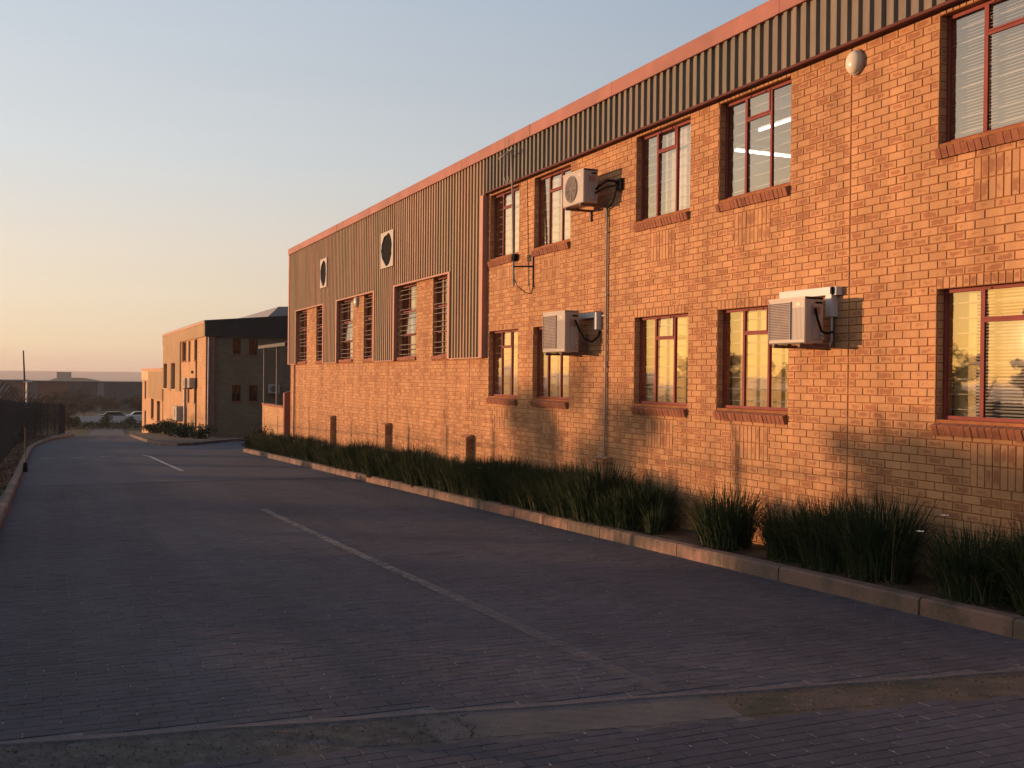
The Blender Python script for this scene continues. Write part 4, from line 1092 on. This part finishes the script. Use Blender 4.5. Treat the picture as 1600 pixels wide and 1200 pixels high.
def bush(x, y, h, r_, lab, seed, mat=None, n=900, leaf=.05, group=None, z=None):
    rs = random.Random(seed); o = empty('bush', (x, y, (T(y) if z is None else z))); tag(o, lab, 'bush', group)
    q = MB()
    for k in range(7): a = k*.9; q.tube([(0, 0, -.05), (math.cos(a)*r_*.3, math.sin(a)*r_*.3, h*.4), (math.cos(a)*r_*.6, math.sin(a)*r_*.6, h*.75)], [.02, .014, .005], 5)
    q.build('stems', M_bark, o)
    q = MB()
    for k in range(9):
        a = rs.uniform(0, 6.28); d = r_*rs.uniform(0, .65); leaf_cloud(q, (d*math.cos(a), d*math.sin(a), h*rs.uniform(.3, .75)), r_*.5, r_*.5, h*.3, n//9, leaf, rs)
    q.build('leaves', mat or M_bush, o); return o
bush(7.75, 43.2, 1.05, .55, 'dark rounded bush at the far end of the long bed beside the low wall', 11)
bush(7.3, 42.6, .7, .45, 'low bush spilling over the kerb end at the far tip of the bed', 12)
# planting on the island in front of the middle building
for k, (x, y, h, r_) in enumerate([(7.3, 57.5, .9, .8), (6.6, 60.0, .8, .8), (6.9, 63, .9, .9), (6.6, 66.5, 1.0, .9), (6.8, 70, 1.1, 1.0), (6.4, 74, .8, .9), (6.6, 78, .7, .8)]):
    bush(x, y, h, r_, ['low green bush nearest the corner downpipe of the middle building', 'second low bush on the kerbed island from its near tip', 'third low bush on the island, below the near lower windows', 'bush on the island below the white wall box', 'tallest bush of the island planting, against the sunlit wall', 'low bush beyond the tallest one on the island', 'farthest low bush on the kerbed island'][k], 30+k, n=1300, leaf=.06, group='bushes on the kerbed island')

# ------------------------------------------------------------------ left verge and fence
def gmat(): return conc_mat('verge_ground', [(.3, (.05, .045, .03)), (.55, (.11, .09, .07)), (.8, (.17, .15, .12))], 2.5, 25)
FXo = -1.35
def fx(y): return FXo+(lxs(y)-LX)
ys = [2+.5*k for k in range(150)]
q = MB(); P = []
for y in ys:
    for t in (0, .3, .6, 1, 2.2): P.append((lxs(y)-.14-t*.55, y, T(y)+.11+.05*t+.04*math.sin(y*2.3+t*5)*math.sin(y*.9)))
q.add(P, [(j*5+i, j*5+i+1, (j+1)*5+i+1, (j+1)*5+i) for j in range(len(ys)-1) for i in range(4)])
recalc(q.build('verge', gmat(), kind='structure', smooth=True))
q = MB(); rs = random.Random(5)
for _ in range(9000):
    y = 14+50*rs.random()**1.3; x = lxs(y)-.18-rs.random()*1.3; a = rs.uniform(0, 6.28); h = rs.uniform(.04, .22)*(1.6 if x < fx(y) else 1); w = rs.uniform(.004, .012)
    c = Vector((x, y, T(y)+.12)); d = Vector((math.cos(a)*h*.6, math.sin(a)*h*.6, h)); n_ = Vector((-math.sin(a), math.cos(a), 0))*w
    q.add([c-n_, c+n_, c+d], [(0, 1, 2)], (rs.random(), rs.random(), rs.random()*1.2))
q.build('verge_grass', M_brown, kind='stuff', label='dry grass and creepers between the left kerb and the fence', cat='grass')
q = MB()
for _ in range(700):
    y = 14+30*rs.random(); x = lxs(y)-.2-rs.random()*.55; s = rs.uniform(.02, .07); c = Vector((x, y, T(y)+.12+s*.2)); pts = [c+Vector((rs.gauss(0, 1), rs.gauss(0, 1), rs.gauss(0, .6))).normalized()*s for _ in range(6)]
    q.add(pts, [(0, 1, 2), (0, 2, 3), (0, 3, 4), (0, 4, 1), (5, 2, 1), (5, 3, 2), (5, 4, 3), (5, 1, 4)], rn())
q.build('verge_stones', plain('stone', (.14, .12, .10), .95, .35, 9), kind='stuff', label='loose stones on the verge behind the left kerb', cat='stones')
fence = empty('fence', (FXo, 30, T(30))); tag(fence, 'dark steel picket fence with slanted barbed wire arms along the left verge', 'fence')
FO = Vector((FXo, 30, T(30)))
def LF(q, name, mat, **kw): o = q.build(name, mat, fence, **kw); o.location = -FO; return o
FH = 1.98
y = 8.0
while y < 79:
    q = MB(); z = T(y); q.box((fx(y)-.03, y-.03, z-.1), (fx(y)+.03, y+.03, z+FH+.08)); q.bar((fx(y), y, z+FH+.05), (fx(y)+.28, y, z+FH+.50), .02, 5); LF(q, 'post', M_fence); y += 2.75
for (hh, xo) in ((.25, .0), (1.75, .0)):
    q = MB(); q.tube([(fx(y_), y_, T(y_)+hh) for y_ in range(8, 80, 3)], .018, 4); LF(q, 'rail', M_fence)
for t in (.15, .55, .98):
    q = MB(); q.tube([(fx(y_)+.28*t, y_, T(y_)+FH+.05+.45*t) for y_ in range(8, 80, 2)], .006, 4); LF(q, 'barbed_wire', M_fence)
pm = MB(); pm.box((-.006, -.009, 0), (.006, .009, FH-.05)); pm.add([(-.006, -.009, FH-.05), (.006, -.009, FH-.05), (.006, .009, FH-.05), (-.006, .009, FH-.05), (0, 0, FH)], [(0, 1, 4), (1, 2, 4), (2, 3, 4), (3, 0, 4)])
pmesh_ = pm.mesh('picket', M_fence); rest = MB(); cnt = 0; y = 8.08
while y < 78:
    if 26 < y and cnt < 300:
        o = bpy.data.objects.new('picket', pmesh_); col.objects.link(o); o.parent = fence; o.location = Vector((fx(y)+.02, y, T(y)+.06))-FO; cnt += 1
    else: rest.box((fx(y)+.014, y-.009, T(y)+.06), (fx(y)+.026, y+.009, T(y)+FH))
    y += .165
LF(rest, 'picket', M_fence, kind='stuff')
# scrub growing through the fence
for k, (x, y, h, r_) in enumerate([(-2.1, 33, .8, .7), (-2.2, 39, .9, .8), (-2.0, 46, 1.0, .9), (-1.7, 53, 1.4, 1.1), (-1.3, 60, 1.8, 1.3), (-.9, 68, 2.3, 1.4), (-.5, 76, 2.2, 1.4), (.4, 86, 2.0, 1.5), (.9, 98, 2.0, 1.6)]):
    bush(x, y, h, r_, 'scrubby shrub behind the picket fence, '+['nearest to the marker rod', 'a little beyond the marker rod', 'where the kerb starts to bend', 'on the first part of the bend', 'halfway round the bend', 'on the last part of the bend', 'at the far end of the fence', 'first one past the fence end', 'last one before the road end'][k], 60+k, mat=M_brown if k % 2 else M_bush, n=1500, leaf=.07, group='scrubby shrubs behind the fence')
mp_ = empty('marker_post', (-.62, 32.8, T(32.8))); tag(mp_, 'thin dark marker rod on a squat foot at the left kerb', 'post')
q = MB(); q.bar((0, 0, .1), (0, 0, 1.25), .012, 6); q.build('rod', M_fence, mp_)
q = MB(); q.bar((0, 0, 0), (0, 0, .26), .07, 8, r2=.05); q.build('foot', M_dark, mp_)

# ------------------------------------------------------------------ brick texture for far buildings
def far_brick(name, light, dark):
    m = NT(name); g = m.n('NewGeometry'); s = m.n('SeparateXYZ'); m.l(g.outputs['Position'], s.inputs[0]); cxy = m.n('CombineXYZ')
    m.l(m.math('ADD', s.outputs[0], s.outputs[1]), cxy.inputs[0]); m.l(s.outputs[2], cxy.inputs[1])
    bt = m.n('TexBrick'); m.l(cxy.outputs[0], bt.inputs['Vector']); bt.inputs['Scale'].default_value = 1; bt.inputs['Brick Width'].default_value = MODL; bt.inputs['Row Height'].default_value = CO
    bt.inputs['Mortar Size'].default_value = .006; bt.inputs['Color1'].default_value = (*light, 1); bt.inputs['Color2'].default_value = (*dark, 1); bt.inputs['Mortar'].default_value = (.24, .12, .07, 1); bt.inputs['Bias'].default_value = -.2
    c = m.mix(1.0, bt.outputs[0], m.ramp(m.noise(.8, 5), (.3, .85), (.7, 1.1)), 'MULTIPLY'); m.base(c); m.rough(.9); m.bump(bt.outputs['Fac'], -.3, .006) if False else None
    return m.m
M_fb = far_brick('far_brick', (.55, .31, .14), (.44, .23, .10)); M_fb2 = far_brick('shaded_far_brick', (.18, .135, .08), (.13, .095, .058))  # second is a darker copy: the end wall's shade put into its colour
M_clad2 = plain('tan_cladding', (.50, .31, .15), .5, .12, .8); M_dfasc = plain('dark_fascia', (.03, .03, .026), .6, .2)
M_dglass = glass_mat('far_glass', .0, (.3, .3, .3)); M_rb = plain('redbrown_pier', (.28, .12, .08), .8, .15)
def slab_with_holes(q, axis, c0, c1, a0, a1, z0, z1, holes, thick):
    """wall slab; axis 'x': plane x=c0..c1 running along y; axis 'y' likewise along x"""
    A = sorted(set([a0, a1]+[h[0] for h in holes]+[h[1] for h in holes])); Z = sorted(set([z0, z1]+[h[2] for h in holes]+[h[3] for h in holes]))
    for i in range(len(A)-1):
        for k in range(len(Z)-1):
            am, zm = (A[i]+A[i+1])/2, (Z[k]+Z[k+1])/2
            if any(h[0] < am < h[1] and h[2] < zm < h[3] for h in holes): continue
            if axis == 'x': q.box((c0, A[i], Z[k]), (c1, A[i+1], Z[k+1]))
            else: q.box((A[i], c0, Z[k]), (A[i+1], c1, Z[k+1]))
X2 = 8.2
b2 = empty('middle_building', (X2, 62.8, T(63))); tag(b2, 'two storey brick building with a dark roof edge beyond the long one', 'building'); b2.name = 'brick_building'
O2 = Vector((X2, 62.8, T(63)))
def L2b(q, name, mat, parent=b2, off=O2, **kw):
    o = q.build(name, mat, parent, **kw); o.location = -off; return o
S0, S1, ZT2, ZB2 = 62.8, 87.5, 4.95, -4.2
h2 = [(72.5, 74.95, 2.74, 4.03), (70.25, 71.4, 2.74, 4.0), (67.1, 68.3, 2.74, 3.99), (83.9, 87.0, .77, 2.67), (78.2, 81.2, .78, 2.67), (72.6, 73.6, .1, 1.25), (70.6, 71.6, .1, 1.25), (67.2, 68.3, .1, 1.23)]
q = MB(); slab_with_holes(q, 'x', X2, X2+.22, S0, S1, ZB2, 4.05, h2, .22); q.box((X2+.0, S0, 4.051), (X2+.22, S1, ZT2-.05)); L2b(q, 'wall', M_fb)
he = [(9.70, 10.15, 3.05, 3.95), (10.62, 11.1, 3.05, 3.96), (9.67, 10.17, .34, 1.27), (10.65, 11.13, .34, 1.27)]
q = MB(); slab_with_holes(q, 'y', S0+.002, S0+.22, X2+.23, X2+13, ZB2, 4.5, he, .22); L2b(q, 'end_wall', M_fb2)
def winbox(parent, off, x0, x1, y0, y1, z0, z1, axis, mat=M_dglass):
    w_ = empty('window', Vector((x0, y0, z0))-off, parent); o_ = Vector((x0, y0, z0)); q = MB(); t = .05
    if axis == 'x':
        x = x0+.12
        q.box((x, y0, z0), (x+.04, y1, z0+t)); q.box((x, y0, z1-t), (x+.04, y1, z1)); q.box((x, y0, z0+t), (x+.04, y0+t, z1-t)); q.box((x, y1-t, z0+t), (x+.04, y1, z1-t)); q.box((x, (y0+y1)/2-.025, z0+t), (x+.04, (y0+y1)/2+.025, z1-t))
        g = MB(); g.add([(x+.02, y0, z0), (x+.02, y1, z0), (x+.02, y1, z1), (x+.02, y0, z1)], [(0, 1, 2, 3)])
        s_ = MB(); s_.box((x0-.05, y0-.02, z0-.08), (x0+.11, y1+.02, z0-.001))
    else:
        y = y0+.12
        q.box((x0, y, z0), (x1, y+.04, z0+t)); q.box((x0, y, z1-t), (x1, y+.04, z1)); q.box((x0, y, z0+t), (x0+t, y+.04, z1-t)); q.box((x1-t, y, z0+t), (x1, y+.04, z1-t)); q.box(((x0+x1)/2-.02, y, z0+t), ((x0+x1)/2+.02, y+.04, z1-t))
        g = MB(); g.add([(x0, y+.02, z0), (x1, y+.02, z0), (x1, y+.02, z1), (x0, y+.02, z1)], [(0, 1, 2, 3)])
        s_ = MB(); s_.box((x0-.02, y0-.05, z0-.08), (x1+.02, y0+.11, z0-.001))
    for (qq, nm, mt) in ((q, 'frame', M_trim if axis == 'x' else M_trim2), (g, 'pane', mat), (s_, 'sill', M_sillb)): o = qq.build(nm, mt, w_); o.location = -o_
for (a, b, z0, z1) in h2: winbox(b2, O2, X2, 0, a, b, z0, z1, 'x')
for (a, b, z0, z1) in he: winbox(b2, O2, a, b, S0, 0, z0, z1, 'y')
q = MB(); q.box((X2+.5, S0+.6, ZB2), (X2+.6, S1-.3, 4.4)); q.box((X2+.6, S0+.6, ZB2), (X2+12, S0+.7, 4.4)); L2b(q, 'interior', plain('dark_room', (.05, .045, .04), .9, .1))
def ribbed(q, xf, y0, y1, z0, z1, pit=.6):
    n = int((y1-y0)/pit)
    for k in range(n+1):
        a = y0+k*pit; b = min(a+pit*.55, y1)
        if b > a: q.box((xf-.03, a, z0), (xf, b, z1))
# cladding: band along the top and the full-height panel on the far part
q = MB(); q.box((X2-.08, S0-.02, 4.06), (X2-.002, S1, ZT2-.02)); ribbed(q, X2-.08, S0+.1, S1, 4.06, ZT2-.1, .35); L2b(q, 'cladding', M_clad2)
q = MB(); slab_with_holes(q, 'x', X2-.08, X2-.003, 75.4, S1, .70, 4.059, [(83.9, 87.0, .77, 2.67), (78.2, 81.2, .78, 2.67)], .08); L2b(q, 'cladding', M_clad2)
q = MB()
for (a0, a1, z0, z1) in ((75.4, 78.2, .7, 4.05), (81.2, 83.9, .7, 4.05), (78.2, 81.2, 2.67, 4.05), (83.9, 87.0, 2.67, 4.05)): ribbed(q, X2-.08, a0+.1, a1-.05, z0, z1, .35)
L2b(q, 'cladding_ribs', M_clad2)
q = MB(); q.box((X2-.14, S0-.15, ZT2-.14), (X2-.001, S1+.02, ZT2+.0)); L2b(q, 'roof_edge', M_flash)
# dark fascia over the shaded end, rising to the right
q = MB(); q.prism([(X2-.10, 4.05), (X2+13, 4.10), (X2+13, 6.1), (X2-.10, 4.96)], 'y', S0-.18, S0-.003); recalc(L2b(q, 'end_fascia', M_dfasc))
q = MB(); q.add([(X2-.12, S0-.2, 4.97), (X2+13, S0-.2, 6.12), (X2+13, S1, 6.12), (X2-.12, S1, 4.97)], [(0, 1, 2, 3)]); L2b(q, 'roof', M_steel)
q = MB(); q.box((X2-.03, S0-.13, ZB2), (X2+.46, S0-.004, 4.045)); L2b(q, 'corner_pier', M_rb)
q = MB(); q.tube([(X2+.12, S0-.22, 4.0), (X2+.10, S0-.22, -1.9)], .055, 8); L2b(q, 'downpipe', M_pipe)
q = MB(); q.bar((X2-.05, 66.9, -1.5), (X2-.05, 66.9, 4.0), .04, 6); L2b(q, 'downpipe', M_dark)
# second roof showing behind
b4 = empty('rear_shed', (14, 80, T(80))); tag(b4, 'grey pitched roof shed rising behind the middle building', 'shed')
q = MB(); q.prism([(13.6, 5.5), (14.9, 6.75), (30, 7.4), (30, 5.5)], 'y', 76, 96); o = recalc(q.build('roof', plain('grey_roof', (.28, .25, .24), .6, .1, .5), b4)); o.location = (-14, -80, -T(80))
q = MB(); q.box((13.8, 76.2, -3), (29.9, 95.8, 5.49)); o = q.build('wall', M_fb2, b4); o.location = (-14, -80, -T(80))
# wall boxes and units on the middle building
def small_ac(x, y0, y1, z0, z1, lab, mat=M_white, axis='x', d=.35):
    a = empty('air_conditioner', (x, y0, z0)); tag(a, lab, 'air conditioner', 'small outdoor units on the middle building')
    q = MB()
    if axis == 'x': q.obox((-d-.1, y1-y0, 0), UB, VB, NB, y1-y0, z1-z0, d, .02)
    else: q.obox((0, -d-.1, 0), (1, 0, 0), VB, (0, -1, 0), y1-y0, z1-z0, d, .02)
    q.build('casing', mat, a)
    q = MB(); n = 16; h = z1-z0; w = y1-y0
    if axis == 'x': q.add([(-d-.104, w*.55+h*.36*math.cos(2*math.pi*k/n), h*.5+h*.36*math.sin(2*math.pi*k/n)) for k in range(n)], [tuple(range(n))])
    else: q.add([(w*.45+h*.36*math.cos(2*math.pi*k/n), -d-.104, h*.5+h*.36*math.sin(2*math.pi*k/n)) for k in range(n)], [tuple(range(n))])
    q.build('fan_opening', M_fan, a)
    q = MB()
    if axis == 'x':
        for s_ in (.15*w, .85*w): q.box((-d-.1, s_-.03, -.05), (0, s_+.03, -.002))
    else:
        for s_ in (.15*w, .85*w): q.box((s_-.03, -d-.1, -.05), (s_+.03, 0, -.002))
    q.build('bracket', M_brkt, a)
small_ac(X2, 69.3, 70.3, .98, 1.62, 'small unit left of the pair on the sunlit wall of the middle building')
small_ac(X2, 66.9, 67.9, 1.05, 1.65, 'small unit right of the pair on the sunlit wall of the middle building')
small_ac(X2, 72.4, 74.6, -1.2, -.25, 'large pale box low on the sunlit wall of the middle building', d=.5)
small_ac(11.7, S0-.0, S0+.62, .80, 1.34, 'pale unit on the shaded end wall seen through the canopy posts', axis='y')
q = MB(); q.bar((X2-.12, 72.0, -2.0), (X2-.12, 72.0, 1.5), .09, 8); tag(q.build('wall_duct', M_pipe), 'grey vertical duct on the sunlit wall of the middle building', 'duct')
q = MB(); q.box((X2-.03, 68.6, 1.92), (X2-.002, 69.6, 2.10)); tag(q.build('wall_plaque', M_dark), 'small dark plaque above the units on the middle building', 'sign')

# far building stepped down
b3 = empty('brick_building', (8.2, 87.6, T(88))); tag(b3, 'lower brick and cladding building at the far end of the row', 'building'); O3 = Vector((8.2, 87.6, T(88)))
h3 = [(95.9, 98.8, -2.02, -.3), (90.2, 93.1, -2.02, -.35), (87.75, 88.3, -2.0, -.3), (103.9, 105.7, -.4, 1.18), (103.8, 105.7, -2.85, -1.57)]
q = MB(); slab_with_holes(q, 'x', 8.2, 8.42, 87.6, 108.5, -5.5, 2.2, h3, .2); L2b(q, 'wall', M_fb, b3, O3)
q = MB(); q.box((8.43, 87.6, -5.5), (20, 87.8, 2.2)); q.box((8.43, 108.3, -5.5), (20, 108.5, 2.2)); L2b(q, 'end_wall', M_fb, b3, O3)
q = MB(); q.box((8.7, 87.9, -5.5), (8.8, 108.2, 2.1)); L2b(q, 'interior', plain('dark_room2', (.05, .045, .04), .9, .1), b3, O3)
for (a, b, z0, z1) in h3: winbox(b3, O3, 8.2, 0, a, b, z0, z1, 'x')
q = MB(); q.box((8.12, 87.6, -.25), (8.197, 101.0, 2.15)); ribbed(q, 8.12, 87.7, 101, -.25, 2.1, .35); L2b(q, 'cladding', M_clad2, b3, O3)
q = MB(); q.box((8.12, 101.001, 1.3), (8.197, 108.5, 2.15)); L2b(q, 'cladding', M_clad2, b3, O3)
q = MB(); q.box((8.08, 87.55, 2.2), (20, 108.6, 2.36)); L2b(q, 'roof', M_flash, b3, O3)
q = MB(); q.box((10.5, 92, 2.37), (12, 93.2, 2.7)); L2b(q, 'roof_vent', M_dark, b3, O3)

# entrance canopy and low walls at the gap
cn = empty('canopy', (8.2, 43, T(43))); tag(cn, 'steel entrance canopy on slim pale posts in the gap between buildings', 'canopy'); OC = Vector((8.2, 43, T(43)))
def LC(q, name, mat, **kw): o = q.build(name, mat, cn, **kw); o.location = -OC; return o
for y in (44.6, 41.9): q = MB(); q.box((8.14, y-.04, .70), (8.22, y+.04, 2.98)); LC(q, 'post', M_post)
q = MB(); q.prism([(8.0, 2.97), (12.5, 3.75), (12.5, 3.85), (8.0, 3.09)], 'y', 39.6, 45.1); recalc(LC(q, 'roof', M_dfasc))
lw = empty('low_wall', (8.18, 43, T(43))); tag(lw, 'sunlit low brick wall with a stepped pier below the canopy posts', 'wall')
q = MB(); q.box((8.18, 40.62, -1.7), (8.40, 45.0, .62)); o = q.build('wall', M_fb, lw); o.location = -Vector((8.18, 43, T(43)))
q = MB(); q.box((8.15, 40.62, .621), (8.43, 45.03, .70)); o = q.build('coping', M_sillb, lw); o.location = -Vector((8.18, 43, T(43)))
q = MB(); q.prism([(8.16, -1.7), (8.75, -1.7), (8.75, 1.36), (8.16, 1.20)], 'y', 40.38, 40.61); o = recalc(q.build('pier', M_rb, lw)); o.location = -Vector((8.18, 43, T(43)))
q = MB(); q.box((8.46, 39.9, -1.7), (8.75, 40.1, .6)); o = q.build('pier', M_rb, lw); o.location = -Vector((8.18, 43, T(43)))

# ------------------------------------------------------------------ the distance
q = MB(); q.tube([(0, 0, -.2), (-.02, 0, 4.5), (-.22, 0, 9.1)], [.13, .11, .07], 8); o = q.build('utility_pole', M_bark); o.location = (-2.55, 132, T(132)); tag(o, 'tall thin leaning wooden pole against the sky at far left', 'pole')
lp = empty('lamp_post', (-1.62, 90, T(90))); tag(lp, 'short pale lamp post with a flat head behind the fence', 'lamp post')
q = MB(); q.bar((0, 0, 0), (0, 0, 4.1), .07, 8); q.build('post', M_trunk, lp); q = MB(); q.box((-.25, -.1, 4.1), (.35, .1, 4.2)); q.build('head', M_trunk, lp)
q = MB(); q.bar((0, 0, 0), (0, 0, 1.4), .22, 8); o = q.build('bollard', M_trunk); o.location = (1.35, 112, T(112)); tag(o, 'pale bollard at the bend where the road ends', 'bollard')
def warehouse(x0, x1, y0, y1, zt, panels, lab, roofc=(.08, .075, .075)):
    w_ = empty('warehouse', ((x0+x1)/2, y0, T(y0))); tag(w_, lab, 'warehouse', 'low warehouses beyond the road'); O = Vector(((x0+x1)/2, y0, T(y0)))
    q = MB(); q.box((x0, y0+.2, T(y0)-1), (x1, y1, zt-.05)); o = q.build('wall', plain('shed_wall', (.10, .085, .08), .8, .15, .3), w_); o.location = -O
    for (a, b, c) in panels:
        q = MB(); q.box((a, y0-.05, T(y0)-.5), (b, y0+.19, zt-.3)); o = q.build('wall_panel', plain('panel', c, .8, .12, .3), w_); o.location = -O
    q = MB(); q.box((x0-.3, y0-.4, zt-.28), (x1+.3, y1+.3, zt)); o = q.build('roof', plain('shed_roof', roofc, .7, .1, .2), w_); o.location = -O
    for k in range(3):
        xx = x0+(x1-x0)*(k+.5)/3; q = MB(); q.box((xx-1.2, y0-.12, T(y0)), (xx+1.2, y0-.051, T(y0)+3.2)); o = q.build('roller_door', plain('door_paint', (.09, .075, .07), .7, .1), w_); o.location = -O
    return w_
warehouse(-34, -5.6, 298, 330, -.1, [(-34, -9.1, (.12, .10, .095)), (-9.0, -5.6, (.19, .085, .055))], 'low warehouse with a rusty end panel at the left edge')
warehouse(-5.4, 11.2, 300, 325, -.25, [(-5.4, -2.9, (.18, .165, .16)), (-2.8, 4.3, (.20, .085, .05)), (4.4, 11.2, (.10, .085, .085))], 'low warehouse with a broad rusty brown front')
warehouse(11.4, 24.5, 300, 330, -.35, [(11.4, 13.2, (.22, .19, .19)), (13.3, 24.5, (.09, .088, .088))], 'low dark grey warehouse with one pale vertical strip')
warehouse(5, 15.5, 905, 930, 2.6, [(5, 15.5, (.22, .20, .19))], 'flat roofed block standing on the hill crest')
# hill mound under it and long range of hills
def ridge(name, pts, y, depth, zb, mat, **kw):
    q = MB(); n = len(pts); vs_ = [(x, y, zb) for x, z in pts]+[(x, y+depth*.4, z) for x, z in pts]+[(x, y+depth, zb) for x, z in pts]
    q.add(vs_, [(r_*n+k, r_*n+k+1, (r_+1)*n+k+1, (r_+1)*n+k) for r_ in (0, 1) for k in range(n-1)]); return q.build(name, mat, kind='structure', smooth=True)
M_far = plain('far_hill', (.16, .13, .11), 1, .1, .01, spec=0.0); M_mid = plain('mid_hill', (.10, .085, .06), 1, .25, .05, spec=0.0)
rs = random.Random(3)
ridge('hill', [(-900, -10)]+[(x, -7+rs.uniform(-.6, .6)) for x in range(-800, -10, 60)]+[(-6, -6), (4, -2.4), (16, -1.8), (26, -2.0), (38, -4.2), (60, -5.2)]+[(x, -5+rs.uniform(-.6, .6)) for x in range(100, 900, 60)]+[(900, -10)], 860, 160, -16, M_mid)
ridge('hill', [(-5000, 0)]+[(x, 8.5+rs.uniform(-.6, .6)+1.6*math.sin(x*.0011)) for x in range(-4800, 4800, 160)]+[(5000, 0)], 4200, 1500, -40, M_far)
# boundary wall, parked vehicles, hedge and trees where the road ends
q = MB(); q.box((2.6, 168, T(168)-.3), (16, 168.25, -4.55)); q.box((2.55, 167.95, -4.549), (16.05, 168.3, -4.45)); tag(q.build('boundary_wall', plain('white_wall', (.62, .58, .55), .8, .12, .3)), 'long low white boundary wall where the road ends', 'wall')
def car(x, y, paint, lab, yaw=0, L_=4.2, H=1.48, W=1.7):
    c = empty('parked_car', (x, y, T(y))); c.rotation_euler = (0, 0, yaw); tag(c, lab, 'car', 'cars parked beyond the white wall'); z0 = .22
    prof = [(-L_/2, z0), (-L_/2, .75), (-L_*.47, .88), (-L_*.30, .95), (-L_*.16, H-.04), (L_*.02, H), (L_*.30, H-.03), (L_*.44, .98), (L_/2, .92), (L_/2, z0)]
    q = MB(); q.prism(prof, 'y', -W/2, W/2); recalc(q.build('body', plain('car_paint', paint, .3, .05), c))
    wp = [(-L_*.27, .96), (-L_*.15, H-.08), (L_*.29, H-.07), (L_*.40, 1.0)]
    for s_ in (-1, 1): q = MB(); q.prism(wp, 'y', s_*(W/2+.002), s_*(W/2+.006)); recalc(q.build('side_window', M_dark, c))
    for xx in (-L_*.31, L_*.30):
        for s_ in (-1, 1): q = MB(); q.bar((xx, s_*(W/2-.18), .31), (xx, s_*(W/2+.01), .31), .31, 14); q.build('wheel', M_dark, c)
    return c
car(13.3, 183, (.75, .74, .72), 'white hatchback parked beyond the low white wall'); car(9.2, 183.5, (.05, .06, .09), 'dark blue car parked beyond the low white wall, left of the white one', H=1.45)
hd = MB(); rs = random.Random(9)
for k in range(40): leaf_cloud(hd, (2.0+k*.33, 138+rs.gauss(0, .2), T(138)+.45), .5, .5, .55, 110, .10, rs)
tag(hd.build('hedge', M_bush), 'dark clipped hedge closing the end of the road', 'hedge')
for k, (x, y, h, r_) in enumerate([(6.8, 150, 1.5, .9), (9.9, 152, 1.3, .9), (3.0, 146, 1.7, .8), (11.8, 150, 1.2, .8)]):
    bush(x, y, h, r_, ['round dark bush before the middle of the white wall', 'round dark bush before the white car', 'dark bush at the left end of the white wall', 'dark bush at the right end of the white wall'][k], 90+k, n=900, leaf=.12, group='round bushes before the white wall')
for k in range(16):
    x = -14+k*2.9+rs.gauss(0, .8); y = 205+rs.uniform(-14, 40)
    tree(x, y, rs.uniform(3.2, 5.2), rs.uniform(1.6, 2.6), 'thin brown winter tree in the belt, '+['at its left end by the fence', 'second from its left end', 'below the rusty end panel', 'beneath the utility pole', 'before the pale panel', 'before the left of the rusty front', 'before the middle of the rusty front', 'before the right of the rusty front', 'before the dark grey panel', 'below the hill crest block', 'before the pale vertical strip', 'just right of the pale strip', 'before the dark grey warehouse', 'near the far building corner', 'behind the far building', 'farthest behind the far building'][k], 120+k, mat=M_brown, dens=1.2, leaf=.16, group='winter trees in the belt before the warehouses')
tree(2.2, 158, 5.0, 2.2, 'bare brown tree with a fanned crown beside the road end', 150, mat=M_brown, dens=1.0, leaf=.12)

# trees, scrub and sheds west of the fence: they show in the window glass and shade the wall foot
tree(-30.1, 46.5, 6.0, 1.8, 'thorn tree out of frame whose shadow falls below the conduit', 201, dens=2.2, leaf=.12)
tree(-30.1, 41.8, 4.6, .4, 'slim sapling out of frame west of the fence', 202, dens=1.2, leaf=.08, limbs=4)
tree(-30.1, 37.4, 4.3, 1.4, 'low spreading thorn tree out of frame west of the fence', 203, dens=4, leaf=.12, limbs=10)
tree(-30.6, 36.3, 5.0, 1.9, 'rounded thorn tree out of frame west of the fence', 204, dens=4, leaf=.12, limbs=10)
tree(-50, 96, 8.4, 3.2, 'ragged tall tree out of frame mirrored in the fourth window', 205, dens=1.5, leaf=.22)
tree(-30.8, 38.0, 4.7, 1.6, 'squat thorn tree out of frame, nearer the road end', 207, dens=4, leaf=.12, limbs=10)
tree(-30.4, 36.7, 4.6, 1.6, 'southernmost thorn tree out of frame west of the fence', 208, dens=4, leaf=.12, limbs=10)
warehouse(-150, -112, 95, 118, -.5, [(-150, -112, (.16, .14, .12))], 'long low shed far west, out of frame')

# ------------------------------------------------------------------ dusty evening air
hz = MB(); hz.box((-5200, -60, -44), (5200, 6200, 9.9))
hm = bpy.data.materials.new('haze'); hm.use_nodes = True; ht = hm.node_tree; ht.nodes.clear()
ho = ht.nodes.new('ShaderNodeOutputMaterial'); hv = ht.nodes.new('ShaderNodeVolumePrincipled'); hv.inputs['Color'].default_value = (.93, .88, .88, 1); hv.inputs['Density'].default_value = .00022; hv.inputs['Anisotropy'].default_value = .2
ht.links.new(hv.outputs[0], ho.inputs['Volume'])
tag(hz.build('haze', hm), 'thin dusty evening haze over the valley', 'haze', kind='stuff')
